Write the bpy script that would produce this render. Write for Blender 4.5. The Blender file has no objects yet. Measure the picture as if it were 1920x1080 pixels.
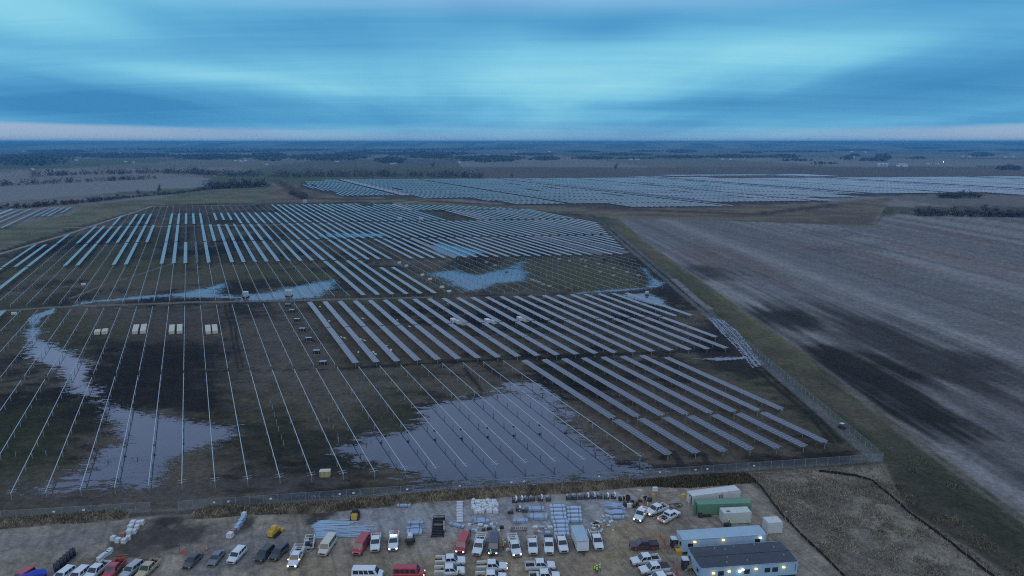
import bpy, math, random
import numpy as np
from mathutils import Vector, Matrix

random.seed(7)
rng = np.random.default_rng(7)
scene = bpy.context.scene
COL = scene.collection
R = math.radians

# ---------------------------------------------------------------- camera
CAM_H, FPX = 80.0, 1333.0            # drone height, focal length in pixels of the 1920 wide photograph
PITCH = math.atan(274 / FPX)
cam_d = bpy.data.cameras.new('camera')
cam = bpy.data.objects.new('camera', cam_d)
COL.objects.link(cam)
cam.location = (0, 0, CAM_H)
cam.rotation_euler = (math.pi / 2 - PITCH, 0, 0)
cam_d.sensor_width = 36
cam_d.lens = 36 * FPX / 1920
cam_d.clip_start = 1
cam_d.clip_end = 200000
scene.camera = cam

# ---------------------------------------------------------------- sky, sun, exposure
world = bpy.data.worlds.new('World')
scene.world = world
world.use_nodes = True
world.cycles.sampling_method = 'MANUAL'; world.cycles.sample_map_resolution = 512
SUN_AZ, SUN_EL = 200, 12            # behind the camera, veiled by cloud
def build_world():
    nt = world.node_tree
    nt.nodes.clear()
    N, L = nt.nodes.new, nt.links.new
    def m(op, a, b=None, c=None, clamp=False):
        n = N('ShaderNodeMath'); n.operation = op; n.use_clamp = clamp
        for i, x in enumerate((a, b, c)):
            if x is None: continue
            if isinstance(x, (int, float)): n.inputs[i].default_value = x
            else: L(x, n.inputs[i])
        return n.outputs[0]
    tc = N('ShaderNodeTexCoord')
    sep = N('ShaderNodeSeparateXYZ'); L(tc.outputs['Generated'], sep.inputs[0])
    X, Y, Z = sep.outputs
    az = m('MULTIPLY', m('ARCTAN2', X, Y), 57.29578)
    el = m('MULTIPLY', m('ARCSINE', Z), 57.29578)
    # cloud deck: direction projected on a flat layer, wind-drawn
    zz = m('ADD', m('MAXIMUM', Z, 0.0), 0.07)
    comb = N('ShaderNodeCombineXYZ')
    L(m('DIVIDE', X, zz), comb.inputs[0]); L(m('DIVIDE', Y, zz), comb.inputs[1])
    def noise(scale, sx, sy, rot, detail, rough=0.5, dist=0.0):
        mp = N('ShaderNodeMapping'); mp.inputs['Scale'].default_value = (sx, sy, 1)
        mp.inputs['Rotation'].default_value = (0, 0, R(rot))
        L(comb.outputs[0], mp.inputs[0])
        n = N('ShaderNodeTexNoise'); n.inputs['Scale'].default_value = scale
        n.inputs['Detail'].default_value = detail; n.inputs['Roughness'].default_value = rough
        n.inputs['Distortion'].default_value = dist
        L(mp.outputs[0], n.inputs['Vector'])
        return n.outputs['Fac']
    n1 = noise(0.22, 0.8, 1.0, 12, 3, 0.45, 0.4)
    n2 = noise(0.42, 1.25, 0.30, 7, 4, 0.5, 0.4)
    n3 = noise(0.9, 0.30, 1.5, 6, 4, 0.55, 0.6)
    val = m('ADD', 0.475, m('MULTIPLY', m('SUBTRACT', n1, 0.5), 0.75))
    val = m('ADD', val, m('MULTIPLY', m('SUBTRACT', n2, 0.5), 0.85))
    val = m('ADD', val, m('MULTIPLY', m('SUBTRACT', n3, 0.5), 0.30))
    n4 = noise(2.6, 0.22, 2.4, 3, 4, 0.6, 0.8)
    val = m('ADD', val, m('MULTIPLY', m('SUBTRACT', n4, 0.5), 0.13))
    warp = m('MULTIPLY', m('SUBTRACT', n2, 0.5), 2.0)
    elw = m('ADD', el, warp)
    def gauss(a0, e0, sa, se, amp, skew=0.0, e=None):
        e = e or elw
        da = m('SUBTRACT', az, a0)
        de = m('SUBTRACT', m('SUBTRACT', e, e0), m('MULTIPLY', da, skew))
        q = m('ADD', m('POWER', m('DIVIDE', da, sa), 2.0), m('POWER', m('ABSOLUTE', m('DIVIDE', de, se)), 2.0))
        return m('MULTIPLY', m('EXPONENT', m('MULTIPLY', q, -1.0)), amp)
    for g in ((3, 5.0, 14, 2.4, .36), (19, 6.6, 10, 1.5, .18), (-33, 8.6, 9, 1.7, .34, -.06), (-20, 4.7, 10, .6, .26, -.07),
              (-28, 2.7, 13, 1.5, -.46, -.04), (31, 3.7, 12, 1.6, -.42, .06), (7, 8.4, 5, 1.1, -.24), (-19, 8.0, 9, 1.5, -.26),
              (13, 2.6, 9, .5, -.22), (-2, 9.8, 14, 1.5, -.10), (-8, 2.2, 9, .8, -.12), (33, 9.5, 8, 2.0, -.22), (-36, 6.4, 8, .7, -.16)):
        val = m('ADD', val, gauss(*g))
    ramp = N('ShaderNodeValToRGB'); L(val, ramp.inputs[0])
    cr = ramp.color_ramp
    cr.elements[0].position = 0.0; cr.elements[0].color = (.030, .195, .41, 1)
    cr.elements[1].position = 1.0; cr.elements[1].color = (.265, .585, .69, 1)
    e = cr.elements.new(0.30); e.color = (.062, .275, .50, 1)
    e = cr.elements.new(0.52); e.color = (.108, .37, .575, 1)
    e = cr.elements.new(0.75); e.color = (.170, .475, .635, 1)
    # pale clear strip under the cloud base along the horizon, strongest left and right
    def band(a0, sa, etop, w):
        da = m('SUBTRACT', az, a0)
        g = m('EXPONENT', m('MULTIPLY', m('POWER', m('DIVIDE', da, sa), 2.0), -1.0))
        lim = m('ADD', etop, m('MULTIPLY', warp, 0.1))
        f = m('DIVIDE', m('SUBTRACT', lim, m('ADD', el, m('MULTIPLY', m('ABSOLUTE', da), 0.018))), w, clamp=True)
        return m('MULTIPLY', g, f)
    pale = m('ADD', m('ADD', band(-40, 24, 1.45, .25), m('MULTIPLY', band(38, 15, 1.35, .35), .85)),
             m('MULTIPLY', band(2, 60, 1.6, 1.5), .5), clamp=True)
    mx = N('ShaderNodeMix'); mx.data_type = 'RGBA'
    L(pale, mx.inputs['Factor']); L(ramp.outputs[0], mx.inputs['A']); mx.inputs['B'].default_value = (.29, .385, .52, 1)
    # pale band above the view added for panel and water reflections, then darker zenith
    up = m('DIVIDE', m('SUBTRACT', el, 9.0), 6.0, clamp=True)
    mz = N('ShaderNodeMix'); mz.data_type = 'RGBA'
    L(up, mz.inputs['Factor']); L(mx.outputs['Result'], mz.inputs['A']); mz.inputs['B'].default_value = (.42, .545, .78, 1)
    up2 = m('DIVIDE', m('SUBTRACT', el, 15.0), 32.0, clamp=True)
    mz2 = N('ShaderNodeMix'); mz2.data_type = 'RGBA'
    L(up2, mz2.inputs['Factor']); L(mz.outputs['Result'], mz2.inputs['A']); mz2.inputs['B'].default_value = (.26, .36, .53, 1)
    bg = N('ShaderNodeBackground'); L(mz2.outputs['Result'], bg.inputs[0]); bg.inputs[1].default_value = 1.0
    sky = N('ShaderNodeTexSky'); sky.sky_type = 'NISHITA'; sky.sun_disc = False
    sky.sun_elevation = R(SUN_EL); sky.sun_rotation = R(SUN_AZ)
    bs = N('ShaderNodeBackground'); L(sky.outputs[0], bs.inputs[0]); bs.inputs[1].default_value = 0.05
    ms = N('ShaderNodeMixShader'); ms.inputs[0].default_value = 0.94
    L(bs.outputs[0], ms.inputs[1]); L(bg.outputs[0], ms.inputs[2])
    out = N('ShaderNodeOutputWorld'); L(ms.outputs[0], out.inputs[0])
build_world()
sun_d = bpy.data.lights.new('sun', 'SUN')
sun_d.energy = 0.4; sun_d.angle = R(40); sun_d.color = (1.0, .93, .86)
sun = bpy.data.objects.new('sun', sun_d); COL.objects.link(sun)
_sd = Vector((math.sin(R(SUN_AZ)) * math.cos(R(40)), math.cos(R(SUN_AZ)) * math.cos(R(40)), math.sin(R(40))))
sun.rotation_euler = _sd.to_track_quat('Z', 'Y').to_euler()
scene.view_settings.view_transform = 'Standard'
scene.view_settings.look = 'None'
scene.view_settings.exposure = 0.35
scene.view_settings.gamma = 1.0
scene.view_settings.use_curve_mapping = False
scene.cycles.use_denoising = False
scene.cycles.filter_width = 1.1
scene.cycles.max_bounces = 3
scene.cycles.diffuse_bounces = 2
scene.cycles.glossy_bounces = 2
scene.cycles.volume_bounces = 0
scene.cycles.transparent_max_bounces = 12
scene.cycles.sample_clamp_indirect = 4.0

# ---------------------------------------------------------------- helpers
_c, _s = math.cos(PITCH), math.sin(PITCH)
def G(u, v, z=0.0):
    """point of the level z seen at photograph pixel (u, v)"""
    x, y = u - 960, -(v - 540)
    d = (x, FPX * _c + y * _s, y * _c - FPX * _s)
    t = (z - CAM_H) / d[2]
    return d[0] * t, d[1] * t
ROW_AZ = R(-24.1)
RDX, RDY = math.sin(ROW_AZ), math.cos(ROW_AZ)      # along the tracker rows
SDX, SDY = RDY, -RDX                               # across them
ROW_P, ROW_S0 = 7.09, -43.2
def RS(k, r):
    s = ROW_S0 + ROW_P * k
    return s * SDX + r * RDX, s * SDY + r * RDY
def KR(x, y):
    return (x * SDX + y * SDY - ROW_S0) / ROW_P, x * RDX + y * RDY
ROW_ROT = math.atan2(RDY, RDX) - math.pi / 2       # turns local +Y onto the row direction

class MB:
    def __init__(self):
        self.v, self.f, self.mi = [], [], []
        self.cur = 0
    def _add(self, pts, faces):
        o = len(self.v)
        self.v += [tuple(p) for p in pts]
        self.f += [tuple(i + o for i in f) for f in faces]
        self.mi += [self.cur] * len(faces)
        return self
    def hexa(self, p):
        return self._add(p, [(0, 3, 2, 1), (4, 5, 6, 7), (0, 1, 5, 4), (1, 2, 6, 5), (2, 3, 7, 6), (3, 0, 4, 7)])
    def box(self, c, s, rz=0.0, ry=0.0, rx=0.0):
        x, y, z = s[0] / 2, s[1] / 2, s[2] / 2
        P = [Vector(q) for q in ((-x, -y, -z), (x, -y, -z), (x, y, -z), (-x, y, -z), (-x, -y, z), (x, -y, z), (x, y, z), (-x, y, z))]
        if rz or ry or rx:
            M = Matrix.Rotation(rz, 3, 'Z') @ Matrix.Rotation(ry, 3, 'Y') @ Matrix.Rotation(rx, 3, 'X')
            P = [M @ q for q in P]
        c = Vector(c)
        return self.hexa([q + c for q in P])
    def frustum(self, a, za, b, zb):
        """a, b = (x0, x1, y0, y1) rectangles at heights za, zb"""
        return self.hexa([(a[0], a[2], za), (a[1], a[2], za), (a[1], a[3], za), (a[0], a[3], za),
                          (b[0], b[2], zb), (b[1], b[2], zb), (b[1], b[3], zb), (b[0], b[3], zb)])
    def cyl(self, p0, p1, r0, r1=None, n=8, cap=True):
        r1 = r0 if r1 is None else r1
        p0, p1 = Vector(p0), Vector(p1)
        d = (p1 - p0).normalized()
        a = d.orthogonal().normalized(); b = d.cross(a)
        pts = []
        for p, r in ((p0, r0), (p1, r1)):
            for i in range(n):
                t = 2 * math.pi * i / n
                pts.append(p + a * (r * math.cos(t)) + b * (r * math.sin(t)))
        fs = [(i, (i + 1) % n, n + (i + 1) % n, n + i) for i in range(n)]
        if cap:
            fs += [tuple(range(n - 1, -1, -1)), tuple(range(n, 2 * n))]
        return self._add(pts, fs)
    def loft(self, rings):
        n = len(rings[0])
        pts = [p for r in rings for p in r]
        fs = []
        for j in range(len(rings) - 1):
            for i in range(n):
                fs.append((j * n + i, j * n + (i + 1) % n, (j + 1) * n + (i + 1) % n, (j + 1) * n + i))
        fs += [tuple(range(n - 1, -1, -1)), tuple(range((len(rings) - 1) * n, len(rings) * n))]
        return self._add(pts, fs)
    def plate(self, q, t=0.012):
        """thin plate on a quad (counter-clockwise seen from outside), proud by t"""
        q = [Vector(p) for p in q]
        n = (q[1] - q[0]).cross(q[2] - q[0]).normalized() * t
        return self.hexa(q + [p + n for p in q])
    def arc(self, c, r, w, th, a0, a1, n=10, axis='Y'):
        """flat curved band in the XZ plane: radius r, radial width w, thickness th along Y"""
        rings = []
        for i in range(n + 1):
            a = a0 + (a1 - a0) * i / n
            k = math.sin(math.pi * i / n) ** .5 * .75 + .25
            ri, ro = r - w * k / 2, r + w * k / 2
            rings.append([(c[0] + ri * math.cos(a), c[1] - th / 2, c[2] + ri * math.sin(a)), (c[0] + ro * math.cos(a), c[1] - th / 2, c[2] + ro * math.sin(a)),
                          (c[0] + ro * math.cos(a), c[1] + th / 2, c[2] + ro * math.sin(a)), (c[0] + ri * math.cos(a), c[1] + th / 2, c[2] + ri * math.sin(a))])
        return self.loft(rings)
    def mesh(self, name, mats, smooth=False):
        me = bpy.data.meshes.new(name)
        me.from_pydata(self.v, [], self.f)
        for mm in (mats if isinstance(mats, (list, tuple)) else [mats]):
            me.materials.append(mm)
        if any(self.mi):
            me.polygons.foreach_set('material_index', self.mi)
        if smooth:
            me.polygons.foreach_set('use_smooth', [True] * len(me.polygons))
        me.update()
        return me
    def build(self, name, mats, parent=None, loc=None, rz=0.0, smooth=False):
        return obj(name, self.mesh(name, mats, smooth), parent, loc, rz)

def obj(name, me, parent=None, loc=None, rz=0.0):
    o = bpy.data.objects.new(name, me)
    COL.objects.link(o)
    if loc is not None: o.location = loc
    if rz: o.rotation_euler = (0, 0, rz)
    o.parent = parent
    return o
def tag(o, label, cat=None, group=None):
    o['label'] = label
    if cat: o['category'] = cat
    if group: o['group'] = group
    return o
def thing(name, label, cat, loc=(0, 0, 0), rz=0.0, group=None):
    o = bpy.data.objects.new(name, None)
    o.empty_display_size = 0.3
    COL.objects.link(o)
    o.location = loc; o.rotation_euler = (0, 0, rz)
    return tag(o, label, cat, group)
def structure(o):
    o['kind'] = 'structure'
    return o
def stuff(o):
    o['kind'] = 'stuff'
    return o
def dup(root, loc, rz, label=None, group=None):
    r = root.copy(); COL.objects.link(r)
    r.location = loc; r.rotation_euler = (0, 0, rz)
    if label: r['label'] = label
    if group: r['group'] = group
    for ch in root.children:
        c = ch.copy(); COL.objects.link(c); c.parent = r
        for g in ch.children:
            d = g.copy(); COL.objects.link(d); d.parent = c
    return r
def np_mesh(name, V, F, mats):
    V = np.ascontiguousarray(V, dtype=np.float32); F = np.ascontiguousarray(F, dtype=np.int32)
    me = bpy.data.meshes.new(name)
    nf, w = F.shape
    me.vertices.add(len(V)); me.vertices.foreach_set('co', V.ravel())
    me.loops.add(nf * w); me.loops.foreach_set('vertex_index', F.ravel())
    me.polygons.add(nf)
    me.polygons.foreach_set('loop_start', np.arange(0, nf * w, w, dtype=np.int32))
    me.polygons.foreach_set('loop_total', np.full(nf, w, dtype=np.int32))
    for mm in (mats if isinstance(mats, (list, tuple)) else [mats]):
        me.materials.append(mm)
    me.update(calc_edges=True)
    if name not in ('ground', 'hills', 'earth_bank', 'road', 'path', 'water'): me.shade_flat()
    return me
def set_col(me, C, name='Col'):
    a = me.color_attributes.new(name, 'FLOAT_COLOR', 'POINT')
    c4 = np.ones((len(C), 4), dtype=np.float32); c4[:, :3] = C
    a.data.foreach_set('color', c4.ravel())

# ---- numpy noise and masks
def _hash(ix, iy, seed):
    h = (ix.astype(np.int64) * 374761393 + iy.astype(np.int64) * 668265263 + seed * 1274126177) & 0x7fffffff
    h = ((h ^ (h >> 13)) * 1274126177) & 0x7fffffff
    return ((h ^ (h >> 16)) & 0xffff) / 65535.0
def vnoise(x, y, seed=0):
    ix, iy = np.floor(x), np.floor(y)
    fx, fy = x - ix, y - iy
    fx, fy = fx * fx * (3 - 2 * fx), fy * fy * (3 - 2 * fy)
    a, b = _hash(ix, iy, seed), _hash(ix + 1, iy, seed)
    c, d = _hash(ix, iy + 1, seed), _hash(ix + 1, iy + 1, seed)
    return (a + (b - a) * fx) * (1 - fy) + (c + (d - c) * fx) * fy
def fbm(x, y, seed=0, oct=4, gain=0.5):
    t, amp, tot = 0, 1.0, 0
    for o in range(oct):
        t = t + amp * vnoise(x * 2 ** o + 17.3 * o, y * 2 ** o - 9.1 * o, seed + o); tot += amp; amp *= gain
    return t / tot
def world_poly(px):
    return np.array([G(*p) for p in px])
def sdist(x, y, poly):
    """signed distance in metres to a closed world polygon, positive inside"""
    n = len(poly); d = np.full(x.shape, 1e12); ins = np.zeros(x.shape, bool)
    for i in range(n):
        x0, y0 = poly[i]; x1, y1 = poly[(i + 1) % n]
        ex, ey = x1 - x0, y1 - y0
        t = np.clip(((x - x0) * ex + (y - y0) * ey) / (ex * ex + ey * ey + 1e-9), 0, 1)
        d = np.minimum(d, (x - x0 - t * ex) ** 2 + (y - y0 - t * ey) ** 2)
        c = (y0 > y) != (y1 > y)
        ins ^= c & (x < (x1 - x0) * (y - y0) / ((y1 - y0) if y1 != y0 else 1e-9) + x0)
    return np.where(ins, 1, -1) * np.sqrt(d)
def ldist(x, y, line):
    d = np.full(x.shape, 1e12)
    for (x0, y0), (x1, y1) in zip(line[:-1], line[1:]):
        ex, ey = x1 - x0, y1 - y0
        t = np.clip(((x - x0) * ex + (y - y0) * ey) / (ex * ex + ey * ey + 1e-9), 0, 1)
        d = np.minimum(d, (x - x0 - t * ex) ** 2 + (y - y0 - t * ey) ** 2)
    return np.sqrt(d)
def sstep(a, b, t):
    t = np.clip((t - a) / (b - a), 0, 1)
    return t * t * (3 - 2 * t)

# ---- materials
MATS = {}
def pm(name, col, rough=0.5, metal=0.0, var=0.12, scale=2.0, spec=0.5, coat=0.0, emit=None, estr=0.0, bump=0.0):
    if name in MATS: return MATS[name]
    mt = bpy.data.materials.new(name); mt.use_nodes = True
    nt = mt.node_tree; b = nt.nodes['Principled BSDF']
    b.inputs['Roughness'].default_value = rough; b.inputs['Metallic'].default_value = metal
    b.inputs['Specular IOR Level'].default_value = spec; b.inputs['Coat Weight'].default_value = coat
    tc = nt.nodes.new('ShaderNodeTexCoord')
    no = nt.nodes.new('ShaderNodeTexNoise'); no.inputs['Scale'].default_value = scale; no.inputs['Detail'].default_value = 4
    nt.links.new(tc.outputs['Object'], no.inputs['Vector'])
    mr = nt.nodes.new('ShaderNodeMapRange'); mr.inputs[3].default_value = 1 - var * 1.6; mr.inputs[4].default_value = 1 + var * 1.6
    nt.links.new(no.outputs['Fac'], mr.inputs[0])
    hs = nt.nodes.new('ShaderNodeMix'); hs.data_type = 'RGBA'; hs.blend_type = 'MULTIPLY'; hs.inputs['Factor'].default_value = 1
    hs.inputs['A'].default_value = (*col, 1); nt.links.new(mr.outputs[0], hs.inputs['B'])
    nt.links.new(hs.outputs['Result'], b.inputs['Base Color'])
    if bump:
        bp = nt.nodes.new('ShaderNodeBump'); bp.inputs['Strength'].default_value = bump; bp.inputs['Distance'].default_value = .05
        nt.links.new(no.outputs['Fac'], bp.inputs['Height']); nt.links.new(bp.outputs[0], b.inputs['Normal'])
    if emit:
        mt.cycles.emission_sampling = 'NONE'
        b.inputs['Emission Color'].default_value = (*emit, 1); b.inputs['Emission Strength'].default_value = estr
    MATS[name] = mt
    return mt
def attr_mat(name, rough=0.95, s1=0.10, a1=0.22, s2=0.55, a2=0.36, stretch=(1, 1), rot=0.0, bump=0.3):
    """ground cover: colour from the mesh, grain from noise in world metres"""
    mt = bpy.data.materials.new(name); mt.use_nodes = True
    nt = mt.node_tree; N, L = nt.nodes.new, nt.links.new; b = nt.nodes['Principled BSDF']
    b.inputs['Roughness'].default_value = rough; b.inputs['Specular IOR Level'].default_value = 0.04
    at = N('ShaderNodeVertexColor'); at.layer_name = 'Col'
    geo = N('ShaderNodeNewGeometry')
    cur = at.outputs[0]
    fac = None
    for sc, am, st in ((s1, a1, (1, 1)), (s2, a2, stretch), (s2 * 3.3, a2 * .8, (1, 1))):
        mp = N('ShaderNodeMapping'); mp.inputs['Scale'].default_value = (st[0], st[1], 1); mp.inputs['Rotation'].default_value = (0, 0, rot)
        L(geo.outputs['Position'], mp.inputs[0])
        no = N('ShaderNodeTexNoise'); no.inputs['Scale'].default_value = sc; no.inputs['Detail'].default_value = 5; no.inputs['Roughness'].default_value = .62
        L(mp.outputs[0], no.inputs['Vector'])
        mr = N('ShaderNodeMapRange'); mr.inputs[1].default_value = .25; mr.inputs[2].default_value = .75
        mr.inputs[3].default_value = 1 - am; mr.inputs[4].default_value = 1 + am
        L(no.outputs['Fac'], mr.inputs[0])
        mx = N('ShaderNodeMix'); mx.data_type = 'RGBA'; mx.blend_type = 'MULTIPLY'; mx.inputs['Factor'].default_value = 1
        L(cur, mx.inputs['A']); L(mr.outputs[0], mx.inputs['B']); cur = mx.outputs['Result']; fac = no.outputs['Fac']
    L(cur, b.inputs['Base Color'])
    if bump:
        bp = N('ShaderNodeBump'); bp.inputs['Strength'].default_value = bump; bp.inputs['Distance'].default_value = .3
        L(fac, bp.inputs['Height']); L(bp.outputs[0], b.inputs['Normal'])
    return mt

M_GROUND = attr_mat('soil_and_grass')
M_BANK = attr_mat('bank_earth', s1=.5, a1=.5, s2=2.5, a2=.5, bump=.8)
M_STRAW = attr_mat('dry_straw', rough=.9, s1=.15, a1=.4, s2=1.0, a2=.3, bump=0)
M_GALV = pm('galvanised_steel', (.50, .55, .60), .42, .55, .08, 3)
M_GALVB = pm('galvanised_tube_stock', (.36, .46, .60), .45, .35, .14, 1.3)
M_POST = pm('weathered_pile_steel', (.34, .36, .38), .6, .4, .15, 3)
M_FRAME = pm('panel_frame', (.46, .51, .60), .4, .3, .05, 2)
def glass_mat():
    # cells behind glass: dark blue, mirror-like; sheen imitates paler sky reflection at flat angles
    mt = bpy.data.materials.new('panel_glass'); mt.use_nodes = True
    nt = mt.node_tree; N, L = nt.nodes.new, nt.links.new; b = nt.nodes['Principled BSDF']
    tc = N('ShaderNodeTexCoord'); no = N('ShaderNodeTexNoise'); no.inputs['Scale'].default_value = .9; L(tc.outputs['Object'], no.inputs['Vector'])
    rp = N('ShaderNodeValToRGB'); rp.color_ramp.elements[0].color = (.020, .028, .056, 1); rp.color_ramp.elements[1].color = (.038, .048, .084, 1); L(no.outputs['Fac'], rp.inputs[0]); L(rp.outputs[0], b.inputs['Base Color'])
    b.inputs['Roughness'].default_value = .18; b.inputs['IOR'].default_value = 1.52
    b.inputs['Sheen Weight'].default_value = .26; b.inputs['Sheen Roughness'].default_value = .32; b.inputs['Sheen Tint'].default_value = (1, .97, .97, 1)
    return mt
M_CELL = glass_mat()
M_BLACK = pm('black_plastic', (.018, .018, .022), .55, 0, .2, 3)
M_TYRE = pm('tyre_rubber', (.02, .02, .022), .8, 0, .2, 6)
M_RIM = pm('wheel_rim', (.35, .36, .38), .35, .7, .1, 6)
M_GLASS = pm('dark_window_glass', (.018, .026, .04), .08, 0, .05, 2, .7, .3)
M_CHROME = pm('bumper_metal', (.42, .43, .45), .3, .7, .1, 4)
M_LAMP = pm('headlamp_off', (.5, .52, .55), .2, .2, .05, 4)
M_LIT = pm('headlamp_lit', (1, .9, .75), .3, 0, 0, 1, emit=(1, .86, .62), estr=4)
M_TAIL = pm('tail_lamp', (.35, .02, .02), .3, 0, .1, 4)
M_BRAKE = pm('brake_lamp_lit', (.6, .05, .05), .3, 0, 0, 4, emit=(1, .12, .10), estr=3)
M_AMBER = pm('amber_marker_lit', (.8, .4, .1), .3, 0, 0, 4, emit=(1, .5, .15), estr=4)
M_WOOD = pm('raw_timber', (.36, .28, .18), .8, 0, .25, 4)
M_WRAP = pm('white_shrink_wrap', (.58, .60, .62), .35, 0, .2, 3, bump=.3)
M_CARD = pm('cream_carton', (.56, .53, .43), .75, 0, .15, 2)
M_ORANGE = pm('safety_orange', (.72, .13, .05), .6, 0, .1, 3)
M_LIME = pm('hi_vis_lime', (.42, .85, .06), .6, 0, .1, 5)
M_HIORANGE = pm('hi_vis_orange', (.9, .2, .04), .6, 0, .1, 5)
M_DENIM = pm('dark_work_clothes', (.03, .035, .05), .85, 0, .2, 5)
M_SKIN = pm('skin', (.42, .27, .2), .6, 0, .08, 8)
M_YELLOW = pm('machine_yellow', (.62, .38, .05), .45, 0, .15, 2)
M_STAIN = pm('muddy_machine_black', (.03, .028, .026), .7, 0, .3, 3)

# ================================================================ GROUND
FENCE_S = [(-260, 992), (282, 959)]; FENCE_S2 = [(335, 957), (1655, 866)]
FENCE_E = [(1655, 866), (1400, 648), (1145, 430)]
SITE = world_poly([(-900, 1030), (282, 958), (1655, 864), (1145, 425), (1095, 403), (1000, 393), (860, 386), (670, 378), (480, 381), (300, 384), (140, 425), (0, 470), (-900, 760)])
CROP_EDGE = [(1160, 408), (1210, 452), (1480, 640), (1710, 812), (1920, 965), (2300, 1240)]
CROP = world_poly(CROP_EDGE + [(4200, 1240), (3200, 410), (1920, 405), (1700, 402), (1660, 404), (1640, 424)])
YARD = world_poly([(-900, 1060), (0, 993), (300, 968), (560, 962), (640, 950), (760, 942), (960, 925), (1180, 908), (1290, 912), (1400, 900), (1500, 990), (1590, 1090), (1900, 1500), (-900, 1500)])
STRAW = world_poly([(1380, 890), (1655, 872), (1700, 955), (1800, 1020), (1920, 1105), (2200, 1330), (1800, 1330), (1585, 1085), (1480, 985), (1425, 915)])
UPLEFT = world_poly([(-900, 720), (0, 468), (285, 385), (480, 382), (560, 348), (520, 342), (400, 352), (300, 372), (135, 386), (150, 398), (0, 428), (-900, 520)])
UPMID = world_poly([(520, 345), (575, 350), (640, 370), (780, 372), (960, 386), (1200, 391), (1560, 380), (1670, 370), (1640, 424), (1160, 410), (1060, 398), (860, 386), (670, 378), (480, 382)])
DARKROAD = [G(*p) for p in ((520, 338), (552, 358), (570, 371), (640, 374), (760, 374), (900, 383), (1060, 386), (1200, 393), (1320, 399), (1420, 402), (1560, 385))]
LEFTFIELD = world_poly([(-600, 345), (395, 334), (392, 350), (220, 361), (0, 379), (-600, 420)])
LANE_W = [G(*p) for p in ((-300, 590), (0, 583), (100, 576), (350, 567), (560, 563), (820, 557))]
LANE_N = [G(*p) for p in ((-300, 545), (0, 476), (120, 441), (285, 387), (480, 384))]
LANE_M = [G(*p) for p in ((120, 427), (340, 424), (560, 421))]
LANE_T = [G(*p) for p in ((740, 383), (772, 378), (800, 375))]
FAR_SOIL = world_poly([(565, 341), (640, 338), (900, 337.2), (1190, 333.6), (1440, 334.5), (2300, 332.8), (2300, 366), (1760, 364.5), (1520, 371.5), (1560, 378.5), (1440, 384), (1200, 389), (1090, 386.5), (960, 383.5), (860, 373.5), (640, 369.5), (560, 352)])
def cols(*c): return np.array(c)
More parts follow.
